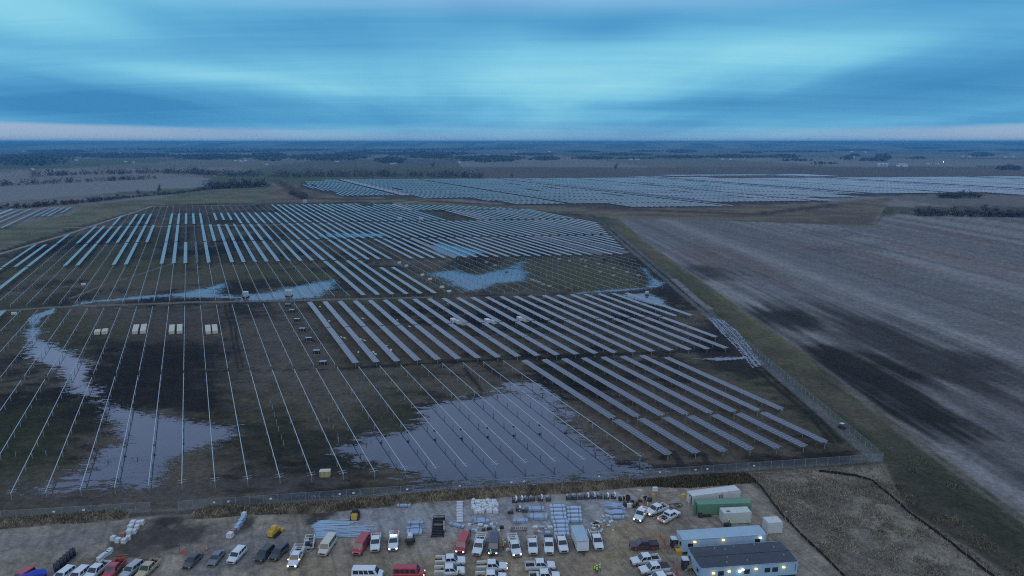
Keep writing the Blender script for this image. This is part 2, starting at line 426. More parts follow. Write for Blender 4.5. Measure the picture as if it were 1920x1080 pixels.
def paint(x, y):
    n = len(x)
    dist = np.hypot(x, y)
    # open farmland: a patchwork of fields
    ca, sa = math.cos(R(4)), math.sin(R(4))
    fx, fy = (x * ca + y * sa), (-x * sa + y * ca)
    wx = (fx + 60 * (vnoise(fx / 900, fy / 900, 3) - .5)) / 620
    wy = fy / 1150
    h = _hash(np.floor(wx), np.floor(wy), 11)
    pal = np.array([(.19, .165, .145), (.23, .20, .18), (.15, .125, .11), (.20, .18, .14), (.26, .23, .205), (.12, .13, .075), (.17, .145, .135), (.21, .185, .16)])
    C = pal[(h * 7.99).astype(int)]
    C = C * (0.66 + .26 * fbm(fx / 160, fy / 500, 5, 3))[:, None]
    def mix(c, m):
        nonlocal C
        C = C * (1 - m[:, None]) + np.asarray(c) * m[:, None]
    near = dist < 3500
    # meadow and scrub north of the site
    w = (fbm(x / 14, y / 14, 21) - .5)
    m = sstep(-6, 6, sdist(x, y, UPLEFT) + w * 14)
    tan = np.array((.165, .148, .095)); grn = np.array((.105, .108, .066))
    t = sstep(.38, .62, fbm(x / 45, y / 18, 22))
    mix(tan * (1 - t[:, None]) + grn * t[:, None], m)
    m = sstep(-8, 8, sdist(x, y, UPMID) + w * 16)
    t = sstep(.35, .65, fbm(x / 60, y / 16, 23))
    mix(np.array((.17, .14, .09)) * (1 - t[:, None]) + np.array((.115, .085, .066)) * t[:, None], m)
    d = ldist(x, y, DARKROAD)
    mix((.062, .040, .036), sstep(16, 7, d + 8 * w) * .9)
    mix((.15, .115, .09), sstep(2.2, 1.0, np.abs(d - 9)) * .5)
    mix((.20, .20, .19), sstep(-5, 5, sdist(x, y, LEFTFIELD)))
    # crop stubble east of the site: drilled rows, wet hollows
    sd = sdist(x, y, CROP)
    cd = G(1480, 640); ce = G(1920, 965)
    az = R(-4.2)
    sx, sy = x * math.cos(az) - y * math.sin(az), x * math.sin(az) + y * math.cos(az)
    m = sstep(-.8, .8, sd)
    st = fbm(sx / 2.6, sy / 900, 31, 3, .7)
    st2 = fbm(sx / 11, sy / 900, 33, 3)
    base = np.array((.196, .184, .180)) * (0.30 + .66 * st + .30 * st2 + .34 * sstep(.36, .64, fbm(sx / 9, sy / 1500, 36, 3)))[:, None]
    red = sstep(.56, .72, fbm(sx / 24, sy / 160, 34))
    base = base * (1 - red[:, None] * .45) + np.array((.15, .10, .088)) * red[:, None] * .45
    mix(base, m)
    wet = np.zeros(n)
    for px, ww, am in (([(1530, 650), (1580, 642), (1650, 668), (1720, 710), (1780, 760), (1800, 792), (1740, 808), (1660, 772), (1590, 722), (1490, 690), (1455, 665)], 6, 1.0),
                       ([(1405, 588), (1440, 577), (1500, 582), (1560, 605), (1580, 628), (1520, 625), (1450, 612)], 6, .95),
                       ([(1540, 585), (1620, 600), (1740, 650), (1880, 690), (1920, 735), (1800, 715), (1700, 715), (1600, 665), (1520, 622)], 12, .80),
                       ([(1700, 700), (1850, 740), (1960, 800), (1960, 860), (1850, 815), (1760, 770)], 10, .42),
                       ([(1290, 500), (1350, 500), (1375, 520), (1330, 522)], 7, .75),
                       ([(1560, 462), (1640, 458), (1650, 468), (1580, 470)], 9, .35), ([(1520, 435), (1590, 434), (1600, 442), (1540, 444)], 9, .3),
                       ([(1290, 505), (1420, 540), (1500, 590), (1430, 570), (1350, 530)], 8, .0)):
        s = sdist(x, y, world_poly(px))
        wet = np.maximum(wet, am * sstep(-1.8 * ww, 1.8 * ww, s + ww * .6 + (fbm(sx / 4.0, sy / 70, 37, 3, .5) - .5) * ww * 6.0 + (fbm(x / 16, y / 16, 39, 3) - .5) * ww * 2.5 + (fbm(sx / 20, sy / 30, 38) - .5) * ww))
    mix((.022, .020, .018), wet * sstep(-2, 2, sd) * .95)
    # rough verge between fence and stubble
    e_out = -sd
    verge = sstep(0, 1.5, e_out) * (x > 40) * (y < 900) * (sdist(x, y, SITE) < 0) * (sdist(x, y, UPMID) < 0)
    t = sstep(.3, .7, fbm(sx / 5, sy / 50, 41))
    mix(np.array((.105, .088, .062)) * (1 - t[:, None]) + np.array((.062, .064, .040)) * t[:, None], verge)
    mix((.17, .15, .13), verge * sstep(2.6, .4, np.abs(e_out - 2.2)) * .7 * sstep(.35, .6, fbm(sx / 2, sy / 9, 42)))
    dk = sstep(-14, 10, sdist(x, y, world_poly([(1655, 880), (1720, 900), (1920, 1040), (2000, 1120), (1900, 1100), (1760, 990), (1690, 930)])) + (fbm(x / 6, y / 6, 44) - .5) * 18)
    mix((.038, .036, .030), dk * .8)
    dk = sstep(-8, 8, sdist(x, y, world_poly([(1440, 655), (1500, 652), (1580, 700), (1560, 720), (1470, 690)])) + (fbm(x / 6, y / 6, 45) - .5) * 14)
    mix((.045, .042, .034), dk * .8 * verge)
    grass = verge * sstep(-18, 18, sdist(x, y, world_poly([(1145, 430), (1300, 520), (1440, 640), (1500, 690), (1560, 690), (1400, 570), (1210, 455), (1160, 412)])) + w * 20)
    mix((.15, .135, .075), grass * .75)
    # the solar site
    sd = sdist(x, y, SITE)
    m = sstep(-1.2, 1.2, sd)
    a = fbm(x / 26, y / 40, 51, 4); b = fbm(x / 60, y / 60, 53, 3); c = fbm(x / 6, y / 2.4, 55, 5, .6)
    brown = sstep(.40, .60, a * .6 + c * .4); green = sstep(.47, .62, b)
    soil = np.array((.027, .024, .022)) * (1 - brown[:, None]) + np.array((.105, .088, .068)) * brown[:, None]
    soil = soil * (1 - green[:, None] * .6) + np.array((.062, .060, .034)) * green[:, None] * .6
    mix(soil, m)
    gband = sstep(380, 430, y) * sstep(520, 470, y) * m
    mix((.082, .078, .044), gband * sstep(.35, .6, fbm(x / 40, y / 25, 57)) * .8)
    gn = sstep(560, 700, y) * m
    mix((.085, .070, .055), gn * sstep(.3, .7, fbm(x / 40, y / 30, 58)) * .7)
    for px, cc, ww, am in (([(0, 770), (110, 765), (150, 820), (120, 880), (30, 900), (-200, 900), (-200, 780)], (.046, .052, .028), 8, .7),
                       ([(180, 640), (330, 620), (430, 640), (440, 700), (420, 790), (250, 765), (190, 740)], (.020, .018, .018), 9, .92),
                       ([(430, 640), (520, 560), (580, 600), (640, 690), (700, 700), (760, 690), (780, 740), (620, 800), (450, 700)], (.115, .098, .082), 14, .75),
                       ([(200, 585), (420, 580), (420, 640), (230, 640)], (.088, .072, .062), 9, .8),
                       ([(460, 800), (640, 790), (640, 870), (470, 880)], (.028, .029, .021), 8, .75),
                       ([(0, 900), (330, 905), (500, 890), (620, 900), (560, 925), (0, 950)], (.095, .085, .075), 6, .75),
                       ([(1360, 670), (1400, 690), (1440, 740), (1400, 735), (1365, 700)], (.090, .092, .048), 4, .9),
                       ([(1320, 600), (1380, 600), (1440, 690), (1420, 720), (1330, 690), (1300, 672)], (.028, .025, .025), 5, .9),
                       ([(1440, 700), (1520, 760), (1640, 850), (1500, 860), (1560, 830), (1480, 765)], (.042, .046, .026), 4, .7),
                       ([(1190, 480), (1260, 505), (1330, 580), (1250, 560), (1200, 520), (1150, 490)], (.025, .022, .022), 7, .9),
                       ([(1000, 505), (1180, 500), (1210, 545), (1100, 545), (1000, 530)], (.082, .080, .044), 8, .9),
                       ([(620, 610), (800, 610), (1000, 640), (760, 660), (660, 640)], (.105, .080, .056), 9, .7),
                       ([(1100, 420), (1190, 480), (1280, 560), (1220, 500), (1140, 440)], (.045, .036, .036), 6, .7),
                       ([(620, 800), (700, 760), (760, 790), (640, 830)], (.045, .042, .032), 8, .7)):
        s = sdist(x, y, world_poly(px))
        mix(cc, am * m * sstep(-ww, ww, s + (fbm(x / 7, y / 4, 61, 4) - .5) * ww * 3.2))
    for px, wd in (([(420, 560), (425, 590), (433, 610), (436, 640), (442, 665), (446, 690)], .5), ([(428, 560), (434, 590), (441, 610), (444, 640), (450, 665), (456, 690)], .5),
                   ([(1240, 860), (1262, 848), (1272, 862), (1280, 880)], .9), ([(1300, 855), (1318, 850), (1326, 868), (1345, 880)], .9), ([(1180, 873), (1300, 878), (1450, 868), (1590, 850)], 1.6),
                   ([(1350, 610), (1390, 660), (1430, 705), (1520, 780), (1560, 830)], .9), ([(1360, 606), (1400, 655), (1445, 705), (1530, 775), (1575, 830)], .9),
                   ([(0, 717), (120, 700), (440, 695), (640, 693), (760, 686)], .5), ([(640, 690), (900, 676), (1200, 662), (1370, 657)], 1.2),
                   ([(900, 680), (960, 720)], 1.2), ([(870, 690), (905, 735)], .8)):
        mix((.024, .021, .020), m * .75 * sstep(wd * 1.5, wd * .5, ldist(x, y, [G(*p) for p in px]) + .5 * w))
    lane = sstep(9, 3, ldist(x, y, LANE_N)); mix((.06, .055, .05), lane * .55)
    track = sstep(1.9, 1.1, ldist(x, y, [G(*p) for p in ((1640, 862), (1392, 648), (1140, 432))]) + .8 * (fbm(x / 3, y / 3, 64) - .5)); mix((.16, .165, .17), track * .6)
    far = sstep(-4, 4, sdist(x, y, FAR_SOIL)); mix(np.array((.062, .050, .046)), far * .9)
    # ground between fence and yard: wet mud then rough bank
    strip = sstep(0, -1.0, sd) * (y < 175) * sstep(0, -1, sdist(x, y, YARD)) * sstep(0, -1, sdist(x, y, STRAW)) * (x < 62)
    mix((.082, .075, .068), strip)
    # straw
    sw = sstep(-1.5, 1.5, sdist(x, y, STRAW) + w * 3)
    t = sstep(.3, .68, fbm(x / 9, y / 7, 71))
    mix(np.array((.235, .208, .165)) * (1 - t[:, None]) + np.array((.130, .114, .092)) * t[:, None], sw)
    mix((.11, .105, .105), sw * .8 * sstep(2.2, 1.2, ldist(x, y, [G(*p) for p in ((1400, 905), (1460, 985), (1560, 1080), (1640, 1170))])))
    # yard
    yd = sstep(-.8, .8, sdist(x, y, YARD) + w * 2.5)
    g1 = fbm(x / 6, y / 5, 81); g2 = fbm(x / 16, y / 12, 83)
    gravel = np.array((.275, .236, .190)) * (0.7 + .6 * g1)[:, None]
    gravel = gravel * (1 - sstep(.5, .68, g2)[:, None] * .45) + np.array((.135, .110, .082)) * sstep(.5, .68, g2)[:, None] * .45
    mix(gravel, yd)
    for px, cc, ww, am in (([(580, 985), (640, 950), (780, 945), (900, 935), (1180, 925), (1180, 960), (1120, 1000), (900, 1000), (700, 1000), (590, 1000)], (.31, .305, .31), 2.5, .85),
                       ([(420, 1000), (500, 990), (560, 1005), (470, 1060), (380, 1085), (340, 1085)], (.20, .19, .185), 2.5, .7),
                       ([(0, 1000), (200, 985), (200, 1020), (60, 1040), (-60, 1050)], (.19, .185, .18), 3, .6),
                       ([(250, 985), (340, 960), (400, 990), (330, 1030), (230, 1060), (180, 1060)], (.052, .046, .042), 4, .85),
                       ([(575, 960), (640, 950), (610, 975), (575, 985)], (.055, .046, .038), 1.0, .9),
                       ([(300, 955), (345, 950), (345, 985), (300, 990)], (.04, .036, .034), 2, .8),
                       ([(455, 975), (480, 968), (475, 990), (450, 998)], (.035, .032, .030), 1.0, .8),
                       ([(540, 1050), (760, 1045), (1180, 1050), (1200, 1100), (500, 1100)], (.285, .228, .155), 4, .85),
                       ([(1120, 985), (1190, 985), (1260, 1000), (1180, 1060), (1120, 1060)], (.30, .232, .145), 4, .85)):
        s = sdist(x, y, world_poly(px))
        mix(np.array(cc), am * yd * sstep(-ww, ww, s + (fbm(x / 3, y / 2.5, 85, 4) - .5) * ww * 3))
    tr = fbm((x * .93 + y * .36) / .9, (-x * .36 + y * .93) / 16 + 2.2 * fbm(x / 9, y / 9, 88, 2), 87, 3)
    mix((.075, .067, .06), yd * sstep(.50, .72, tr) * .32)
    return np.clip(C, .008, .6)

def build_ground():
    az = np.concatenate([np.linspace(-180, -46, 40)[:-1], np.linspace(-46, 46, 800), np.linspace(46, 180, 40)[1:]])
    v = np.linspace(1150, 292, 345)
    dep = np.arctan((v - 540) / FPX) + PITCH
    rr = CAM_H / np.tan(dep)
    rr = np.concatenate([[0.5, 20, 50, 80, 100], rr[rr > 105], [3400, 3900, 4500, 5200, 6000, 7000, 8200, 9600, 12000, 16000, 24000, 40000, 60000]])
    rr = np.unique(rr)
    A, RR = np.meshgrid(np.radians(az), rr)
    X, Y = RR * np.sin(A), RR * np.cos(A)
    V = np.stack([X, Y, np.zeros_like(X)], -1).reshape(-1, 3)
    nr, na = X.shape
    i = np.arange(nr - 1)[:, None] * na + np.arange(na - 1)[None]
    F = np.stack([i, i + na, i + na + 1, i + 1], -1).reshape(-1, 4)[:, ::-1]
    me = np_mesh('ground', V, F, M_GROUND)
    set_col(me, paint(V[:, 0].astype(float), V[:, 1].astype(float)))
    structure(obj('ground', me))
build_ground()

# ---------------------------------------------------------------- dirt lanes
def lane(name, pts, width, col, seed, z=.012, patch=0.0):
    P = np.array(pts)
    cum = np.concatenate([[0], np.cumsum(np.hypot(*np.diff(P, axis=0).T))])
    s = np.arange(0, cum[-1], 1.2)
    cx = np.interp(s, cum, P[:, 0]); cy = np.interp(s, cum, P[:, 1])
    k = np.ones(9) / 9
    cx = np.convolve(np.pad(cx, 4, mode='edge'), k, 'valid'); cy = np.convolve(np.pad(cy, 4, mode='edge'), k, 'valid')
    tx, ty = np.gradient(cx), np.gradient(cy); l = np.hypot(tx, ty); tx, ty = tx / l, ty / l
    V, C = [], []
    for j, a in enumerate((-1, -.55, -.2, .2, .55, 1)):
        w = width / 2 * (1 + (.5 * (fbm(s / 4, s * 0 + a, seed) - .5) if abs(a) == 1 else 0))
        x, y = cx - ty * a * w, cy + tx * a * w
        V.append(np.stack([x, y, x * 0 + (z if abs(a) < 1 else .003)], -1))
        C.append(np.array(col) * ((.72 + .5 * fbm(x / 5, y / 3, seed + 2)) * (.8 if abs(a) == .55 else 1.0))[:, None])
    n = len(s); V = np.concatenate(V); C = np.concatenate(C)
    i = np.arange(5)[:, None] * n + np.arange(n - 1)[None]
    F = np.stack([i, i + 1, i + n + 1, i + n], -1).reshape(-1, 4)
    me = np_mesh(name, V, F[:, ::-1], M_GROUND); set_col(me, C)
    structure(obj(name, me))
lane('road', LANE_N, 4.6, (.27, .24, .20), 301, .03)
lane('road', LANE_W, 4.2, (.17, .15, .13), 302)
lane('road', LANE_M, 3.6, (.25, .21, .18), 303, .03)
lane('road', LANE_T, 6.0, (.27, .23, .185), 304, .03)
lane('path', [G(*p) for p in ((130, 561), (190, 536), (260, 515), (310, 498), (345, 488))], 2.6, (.145, .13, .108), 305)
lane('path', [G(*p) for p in ((1262, 522), (1310, 565), (1335, 582))], 3.6, (.21, .19, .175), 306)

# ---------------------------------------------------------------- standing water
def water_mat():
    mt = bpy.data.materials.new('muddy_water'); mt.use_nodes = True
    nt = mt.node_tree; nt.nodes.clear(); N, L = nt.nodes.new, nt.links.new
    geo = N('ShaderNodeNewGeometry')
    def noise(sc, st, det, rough=.6):
        mp = N('ShaderNodeMapping'); mp.inputs['Scale'].default_value = (*st, 1); L(geo.outputs['Position'], mp.inputs[0])
        no = N('ShaderNodeTexNoise'); no.inputs['Scale'].default_value = sc; no.inputs['Detail'].default_value = det; no.inputs['Roughness'].default_value = rough
        L(mp.outputs[0], no.inputs['Vector']); return no.outputs['Fac']
    def m(op, a, b, clamp=False):
        n = N('ShaderNodeMath'); n.operation = op; n.use_clamp = clamp
        for k, x in enumerate((a, b)):
            if isinstance(x, (int, float)): n.inputs[k].default_value = x
            else: L(x, n.inputs[k])
        return n.outputs[0]
    big = noise(.06, (1, 1.6), 3); fine = noise(.9, (.55, 1.6), 5, .7); rip = noise(.35, (1, 1), 3)
    df = N('ShaderNodeBsdfDiffuse'); rp = N('ShaderNodeValToRGB'); L(big, rp.inputs[0])
    rp.color_ramp.elements[0].position = .35; rp.color_ramp.elements[0].color = (.004, .014, .034, 1); rp.color_ramp.elements[1].position = .65; rp.color_ramp.elements[1].color = (.012, .026, .050, 1)
    L(rp.outputs[0], df.inputs[0])
    gl = N('ShaderNodeBsdfGlossy'); gl.inputs['Color'].default_value = (.92, .92, 1.0, 1)
    rg = N('ShaderNodeMapRange'); rg.inputs[3].default_value = .02; rg.inputs[4].default_value = .13; L(rip, rg.inputs[0]); L(rg.outputs[0], gl.inputs['Roughness'])
    bp = N('ShaderNodeBump'); bp.inputs['Strength'].default_value = .05; bp.inputs['Distance'].default_value = .1; L(rip, bp.inputs['Height']); L(bp.outputs[0], gl.inputs['Normal'])
    fr = N('ShaderNodeFresnel'); fr.inputs[0].default_value = 1.85
    mx = N('ShaderNodeMixShader'); L(fr.outputs[0], mx.inputs[0]); L(df.outputs[0], mx.inputs[1]); L(gl.outputs[0], mx.inputs[2])
    # shallow margins: the film of water breaks up over the small relief of the mud
    at = N('ShaderNodeVertexColor'); at.layer_name = 'Col'; sp = N('ShaderNodeSeparateColor'); L(at.outputs[0], sp.inputs[0])
    dep = m('ADD', sp.outputs[0], m('MULTIPLY', m('SUBTRACT', fine, .5), 1.5))
    a = m('DIVIDE', m('SUBTRACT', dep, .44), .14, True)
    tr = N('ShaderNodeBsdfTransparent'); mo = N('ShaderNodeMixShader'); L(a, mo.inputs[0]); L(tr.outputs[0], mo.inputs[1]); L(mx.outputs[0], mo.inputs[2])
    out = N('ShaderNodeOutputMaterial'); L(mo.outputs[0], out.inputs[0])
    return mt
M_WATER = water_mat()
_WZ = [0.02]
def puddle(name, px, cell, rough, shallow=0.0, edge=1.0, seed=1):
    _WZ[0] += .004
    """sheet of water cut cell by cell where the ground's small relief rises through it"""
    P = world_poly(px)
    x0, y0 = P.min(0) - 4; x1, y1 = P.max(0) + 4
    xs = np.arange(x0, x1, cell); ys = np.arange(y0, y1, cell)
    cx, cy = np.meshgrid(xs + cell / 2, ys + cell / 2)
    sd = sdist(cx.ravel(), cy.ravel(), P).reshape(cx.shape)
    n = (fbm(cx / (2.6 * rough), cy / (.9 * rough), seed, 4, .65) - .5) * 3.6
    n2 = (fbm(cx / 11, cy / 6, seed + 7, 3) - .5) * 2.2
    inner = np.clip(sd / (6.0 * edge), -1, 1)
    val = inner * 1.15 + (n * .75 + n2 * .5) * (1.0 - .80 * np.clip(inner, 0, 1)) - shallow * (.55 + n * 1.9 + n2 * .7) - .05
    keep = val > -.6
    keep &= sd > -4
    jj, ii = np.nonzero(keep)
    nx = len(xs) + 1
    used = np.zeros((len(ys) + 1) * nx, np.int64)
    q = np.stack([jj * nx + ii, jj * nx + ii + 1, (jj + 1) * nx + ii + 1, (jj + 1) * nx + ii], -1)
    ids, inv = np.unique(q.ravel(), return_inverse=True)
    vj, vi = ids // nx, ids % nx
    vx = x0 + vi * cell + (vnoise(vi * .9, vj * .9, 5) - .5) * cell * .9
    vy = y0 + vj * cell + (vnoise(vi * .9, vj * .9, 6) - .5) * cell * .9
    V = np.stack([vx, vy, np.full(len(ids), _WZ[0])], -1)
    me = np_mesh(name, V, inv.reshape(-1, 4), M_WATER)
    dv = np.zeros(len(ids)); dn = np.zeros(len(ids)); q4 = inv.reshape(-1, 4); vv = val[jj, ii]
    for c4 in range(4):
        np.add.at(dv, q4[:, c4], vv); np.add.at(dn, q4[:, c4], 1)
    dpt = np.clip(.5 + .5 * dv / np.maximum(dn, 1), 0, 1.4)
    set_col(me, np.stack([dpt] * 3, -1))
    structure(obj(name, me))
puddle('water', [(632, 842), (690, 818), (765, 802), (790, 768), (850, 748), (930, 738), (1000, 738), (1040, 745), (1062, 790), (1100, 822), (1150, 858), (1200, 876), (1250, 888), (1130, 900), (1000, 908), (880, 914), (790, 912), (770, 895), (720, 882), (660, 862)], 0.32, 1.5, 0.1, 1.5, seed=3)
puddle('water', [(910, 735), (950, 712), (1010, 712), (1040, 730), (1085, 775), (1090, 800), (1050, 790), (1000, 745)], 0.32, 1.3, 0.6, 1.2, seed=9)
puddle('water', [(48, 620), (60, 606), (80, 618), (72, 634), (110, 652), (140, 664), (172, 684), (170, 708), (186, 735), (190, 752), (150, 742), (118, 722), (108, 690), (62, 680), (52, 650)], 0.34, 1.2, 0.1, 1.1, seed=13)
puddle('water', [(182, 752), (250, 765), (300, 778), (390, 790), (442, 800), (446, 818), (390, 840), (335, 862), (325, 892), (285, 912), (232, 918), (180, 900), (160, 870), (175, 845), (225, 830), (210, 800), (190, 780)], 0.32, 1.5, 0.28, 1.4, seed=17)
puddle('water', [(40, 925), (110, 895), (160, 865), (240, 850), (330, 880), (300, 915), (200, 922), (110, 930)], 0.32, 1.6, 0.7, 1.3, seed=19)
puddle('water', [(60, 612), (52, 602), (62, 592), (84, 584), (100, 578), (106, 580), (96, 588), (74, 596), (72, 606)], 0.3, 0.6, 0.05, 0.4, seed=23)
puddle('water', [(125, 577), (150, 565), (200, 560), (260, 554), (330, 549), (330, 557), (250, 563), (170, 570)], 0.4, 1.8, 0.42, 1.6, seed=25)
puddle('water', [(300, 553), (350, 545), (400, 534), (425, 528), (432, 536), (420, 550), (470, 556), (470, 562), (380, 560), (320, 560)], 0.42, 2.2, 0.42, 2.0, seed=27)
puddle('water', [(455, 552), (500, 548), (540, 538), (590, 528), (636, 523), (634, 540), (612, 552), (600, 560), (480, 567), (440, 566)], 0.42, 2.2, 0.36, 2.0, seed=31)
puddle('water', [(796, 512), (850, 506), (895, 514), (940, 504), (985, 502), (996, 515), (985, 528), (940, 532), (905, 545), (870, 547), (845, 535), (820, 522)], 0.5, 2.6, 0.28, 2.2, seed=33)
puddle('water', [(930, 508), (960, 492), (1000, 485), (985, 500), (980, 512), (950, 520)], 0.55, 2.6, 0.6, 2.0, seed=35)
puddle('water', [(804, 460), (825, 456), (858, 461), (900, 468), (912, 474), (880, 481), (840, 482), (810, 474)], 0.6, 3.0, 0.3, 2.0, seed=37)
puddle('water', [(580, 441), (640, 437), (720, 438), (735, 442), (660, 446), (600, 446)], 0.7, 3.0, 0.4, 2.0, seed=39)
puddle('water', [(1196, 500), (1215, 503), (1222, 516), (1250, 530), (1240, 540), (1180, 546), (1080, 553), (1070, 549), (1150, 541), (1205, 538), (1215, 525)], 0.42, 2.0, 0.42, 1.4, seed=41)
puddle('water', [(1150, 552), (1215, 548), (1250, 562), (1262, 576), (1230, 575), (1180, 562)], 0.42, 2.0, 0.42, 1.4, seed=43)
for _i, (_o, _p) in enumerate(((0, 0), (5, 5), (10, 9), (16, 13), (21, 19), (27, 24), (33, 27))):
    rut = [(1328 + _o * .8, 594 + _o * .2), (1352 + _o * .9, 622), (1378 + _p * .9, 648), (1398 + _p * .8, 672), (1412 + _p * .7, 690 - _i)]
    _w = (1.6, 1.0, 1.8, 1.2, 2.0, 1.1, 1.5)[_i]
    puddle('water', [(u - _w, v) for u, v in rut] + [(u + _w + (2 if v > 660 and _i in (2, 4) else 0), v) for u, v in rut[::-1]], .2, .8, .10, .12, seed=45 + _i)
puddle('water', [(1300, 673), (1350, 670), (1400, 668), (1402, 674), (1350, 678)], 0.3, 1.2, 0.35, 0.5, seed=51)
puddle('water', [(560, 934), (700, 924), (830, 915), (1000, 906), (1190, 889), (1196, 893), (1000, 913), (830, 925), (690, 934)], 0.34, 1.3, 0.25, 0.6, seed=53)

# ---------------------------------------------------------------- hills on the horizon
def build_hills():
    mt = attr_mat('wooded_hill', s1=.004, a1=.3, s2=.02, a2=.25, bump=0)
    for j, (y0, dep, h, seed) in enumerate(((9200, 2600, 80, 3), (13500, 4000, 92, 8), (20000, 5000, 98, 14))):
        xs = np.linspace(-1.15 * y0, 1.15 * y0, 420)
        ridge = h * (0.82 + .62 * (np.clip(fbm(xs / 2600, xs * 0 + 3.1, seed, 5, .5), .25, .68) - .35)) * (1 + .05 * np.clip(xs / y0, -1, 1))
        prof = ((0, 0), (.25, .55), (.5, .92), (.62, 1.0), (1.0, .0))
        V, C = [], []
        for t, hh in prof:
            yy = y0 + dep * t + 300 * (fbm(xs / 900, xs * 0 + t, seed + 5) - .5)
            V.append(np.stack([xs, yy, ridge * hh - (2 if t in (0, 1.0) else 0)], -1))
            cc = np.where((fbm(xs / 500, xs * 0 + t * 9, seed + 9) > .5)[:, None], np.array((.22, .20, .16)), np.array((.10, .09, .09)))
            C.append(cc)
        n = len(xs); V = np.concatenate(V); C = np.concatenate(C)
        i = np.arange(len(prof) - 1)[:, None] * n + np.arange(n - 1)[None]
        F = np.stack([i, i + 1, i + n + 1, i + n], -1).reshape(-1, 4)
        me = np_mesh('hills', V, F, mt); set_col(me, C)
        structure(obj('hills', me))
build_hills()

# ---------------------------------------------------------------- grass bank south of the fence
def bank(name, px, width, height, seed):
    P = np.array([G(*p) for p in px])
    seg = np.hypot(*np.diff(P, axis=0).T); cum = np.concatenate([[0], np.cumsum(seg)])
    s = np.arange(0, cum[-1], .45)
    cx = np.interp(s, cum, P[:, 0]); cy = np.interp(s, cum, P[:, 1])
    tx, ty = np.gradient(cx), np.gradient(cy); l = np.hypot(tx, ty); tx, ty = tx / l, ty / l
    w = np.linspace(-1, 1, 15)
    V = []; C = []
    fade = np.minimum(sstep(0, 4, s), sstep(0, 4, s[-1] - s))
    for a in w:
        wob = width * (1 + .5 * (fbm(s / 6, s * 0 + 1, seed) - .5))
        x = cx - ty * a * wob / 2; y = cy + tx * a * wob / 2
        z = height * fade * (1 - a * a) ** 1.2 * (.45 + 1.1 * fbm(x / 1.8, y / 1.4, seed + 3, 4, .6)) - .03
        V.append(np.stack([x, y, z], -1))
        t = sstep(.35, .65, fbm(x / 2.2, y / 1.5, seed + 6, 4))[:, None]
        C.append(np.array((.23, .185, .125)) * t + np.array((.095, .080, .064)) * (1 - t))
    n = len(s); V = np.concatenate(V); C = np.concatenate(C)
    i = np.arange(len(w) - 1)[:, None] * n + np.arange(n - 1)[None]
    F = np.stack([i, i + 1, i + n + 1, i + n], -1).reshape(-1, 4)[:, ::-1]
    me = np_mesh(name, V, F, M_BANK); set_col(me, C)
    return structure(obj(name, me)), V
_b1, BV1 = bank('earth_bank', [(-250, 1008), (0, 983), (120, 974), (250, 963)], 4.4, .8, 61)
_b2, BV2 = bank('earth_bank', [(355, 964), (460, 957), (600, 953), (700, 942), (850, 929), (1000, 920), (1120, 912), (1200, 905)], 4.6, .9, 62)
_b3, BV3 = bank('earth_bank', [(600, 958), (680, 949), (740, 946)], 2.4, .7, 63)

def tufts(name, x, y, z, hmin, hmax, w, palette, lean=.5):
    n = len(x)
    K = 3
    x = np.repeat(x, K) + rng.normal(0, .12, n * K); y = np.repeat(y, K) + rng.normal(0, .12, n * K); z = np.repeat(z, K)
    h = rng.uniform(hmin, hmax, n * K); a = rng.uniform(0, math.tau, n * K); b = rng.uniform(0, math.tau, n * K)
    dx, dy = np.cos(a) * w * h, np.sin(a) * w * h
    lx, ly = np.cos(b) * h * lean * rng.uniform(.2, 1, n * K), np.sin(b) * h * lean * rng.uniform(.2, 1, n * K)
    V = np.stack([np.stack([x - dx, y - dy, z], -1), np.stack([x + dx, y + dy, z], -1), np.stack([x + lx, y + ly, z + h], -1)], 1).reshape(-1, 3)
    F = np.arange(len(V)).reshape(-1, 3)
    pal = np.array(palette)
    C = np.repeat(pal[rng.integers(0, len(pal), n * K)] * rng.uniform(.7, 1.3, (n * K, 1)), 3, 0)
    me = np_mesh(name, V, F, M_STRAW); set_col(me, C)
    return stuff(obj(name, me))
def scatter(poly, n, keep=None):
    lo, hi = poly.min(0), poly.max(0)
    p = rng.uniform(lo, hi, (n, 2))
    p = p[sdist(p[:, 0], p[:, 1], poly) > 0]
    return p
p = scatter(STRAW, 90000)
p = p[(p[:, 1] > 105) & (rng.random(len(p)) < .10 + .75 * sstep(.42, .6, fbm(p[:, 0] / 4, p[:, 1] / 5, 91, 5, .6)))]
tag(tufts('dry_grass', p[:, 0], p[:, 1], p[:, 0] * 0, .12, .42, .24, [(.29, .255, .20), (.25, .22, .17), (.33, .295, .235), (.19, .165, .13)], 1.0), 'trampled dry straw grass right of the containers', 'grass')
bv = np.concatenate([BV1, BV2, BV3]); bv = bv[bv[:, 2] > .12]; bv = bv[rng.random(len(bv)) < .9]
tag(tufts('bank_grass', bv[:, 0], bv[:, 1], bv[:, 2] - .03, .25, .65, .22, [(.27, .225, .145), (.19, .155, .105), (.12, .10, .07)], .9), 'tan grass tufts along the bank below the fence', 'grass')
vp = world_poly([(1660, 872), (1720, 850), (1920, 985), (2000, 1050), (1950, 1110), (1800, 1010), (1700, 945)])
p = scatter(vp, 16000); p = p[rng.random(len(p)) < sstep(.5, .72, fbm(p[:, 0] / 5, p[:, 1] / 5, 93))]
tag(tufts('verge_grass', p[:, 0], p[:, 1], p[:, 0] * 0, .12, .42, .25, [(.20, .18, .13), (.15, .135, .10), (.11, .10, .07)], .9), 'pale grass clumps on the dark verge beyond the silt fence', 'grass')
p = scatter(world_poly([(1180, 905), (1280, 893), (1400, 888), (1420, 905), (1290, 915), (1200, 912)]), 9000)
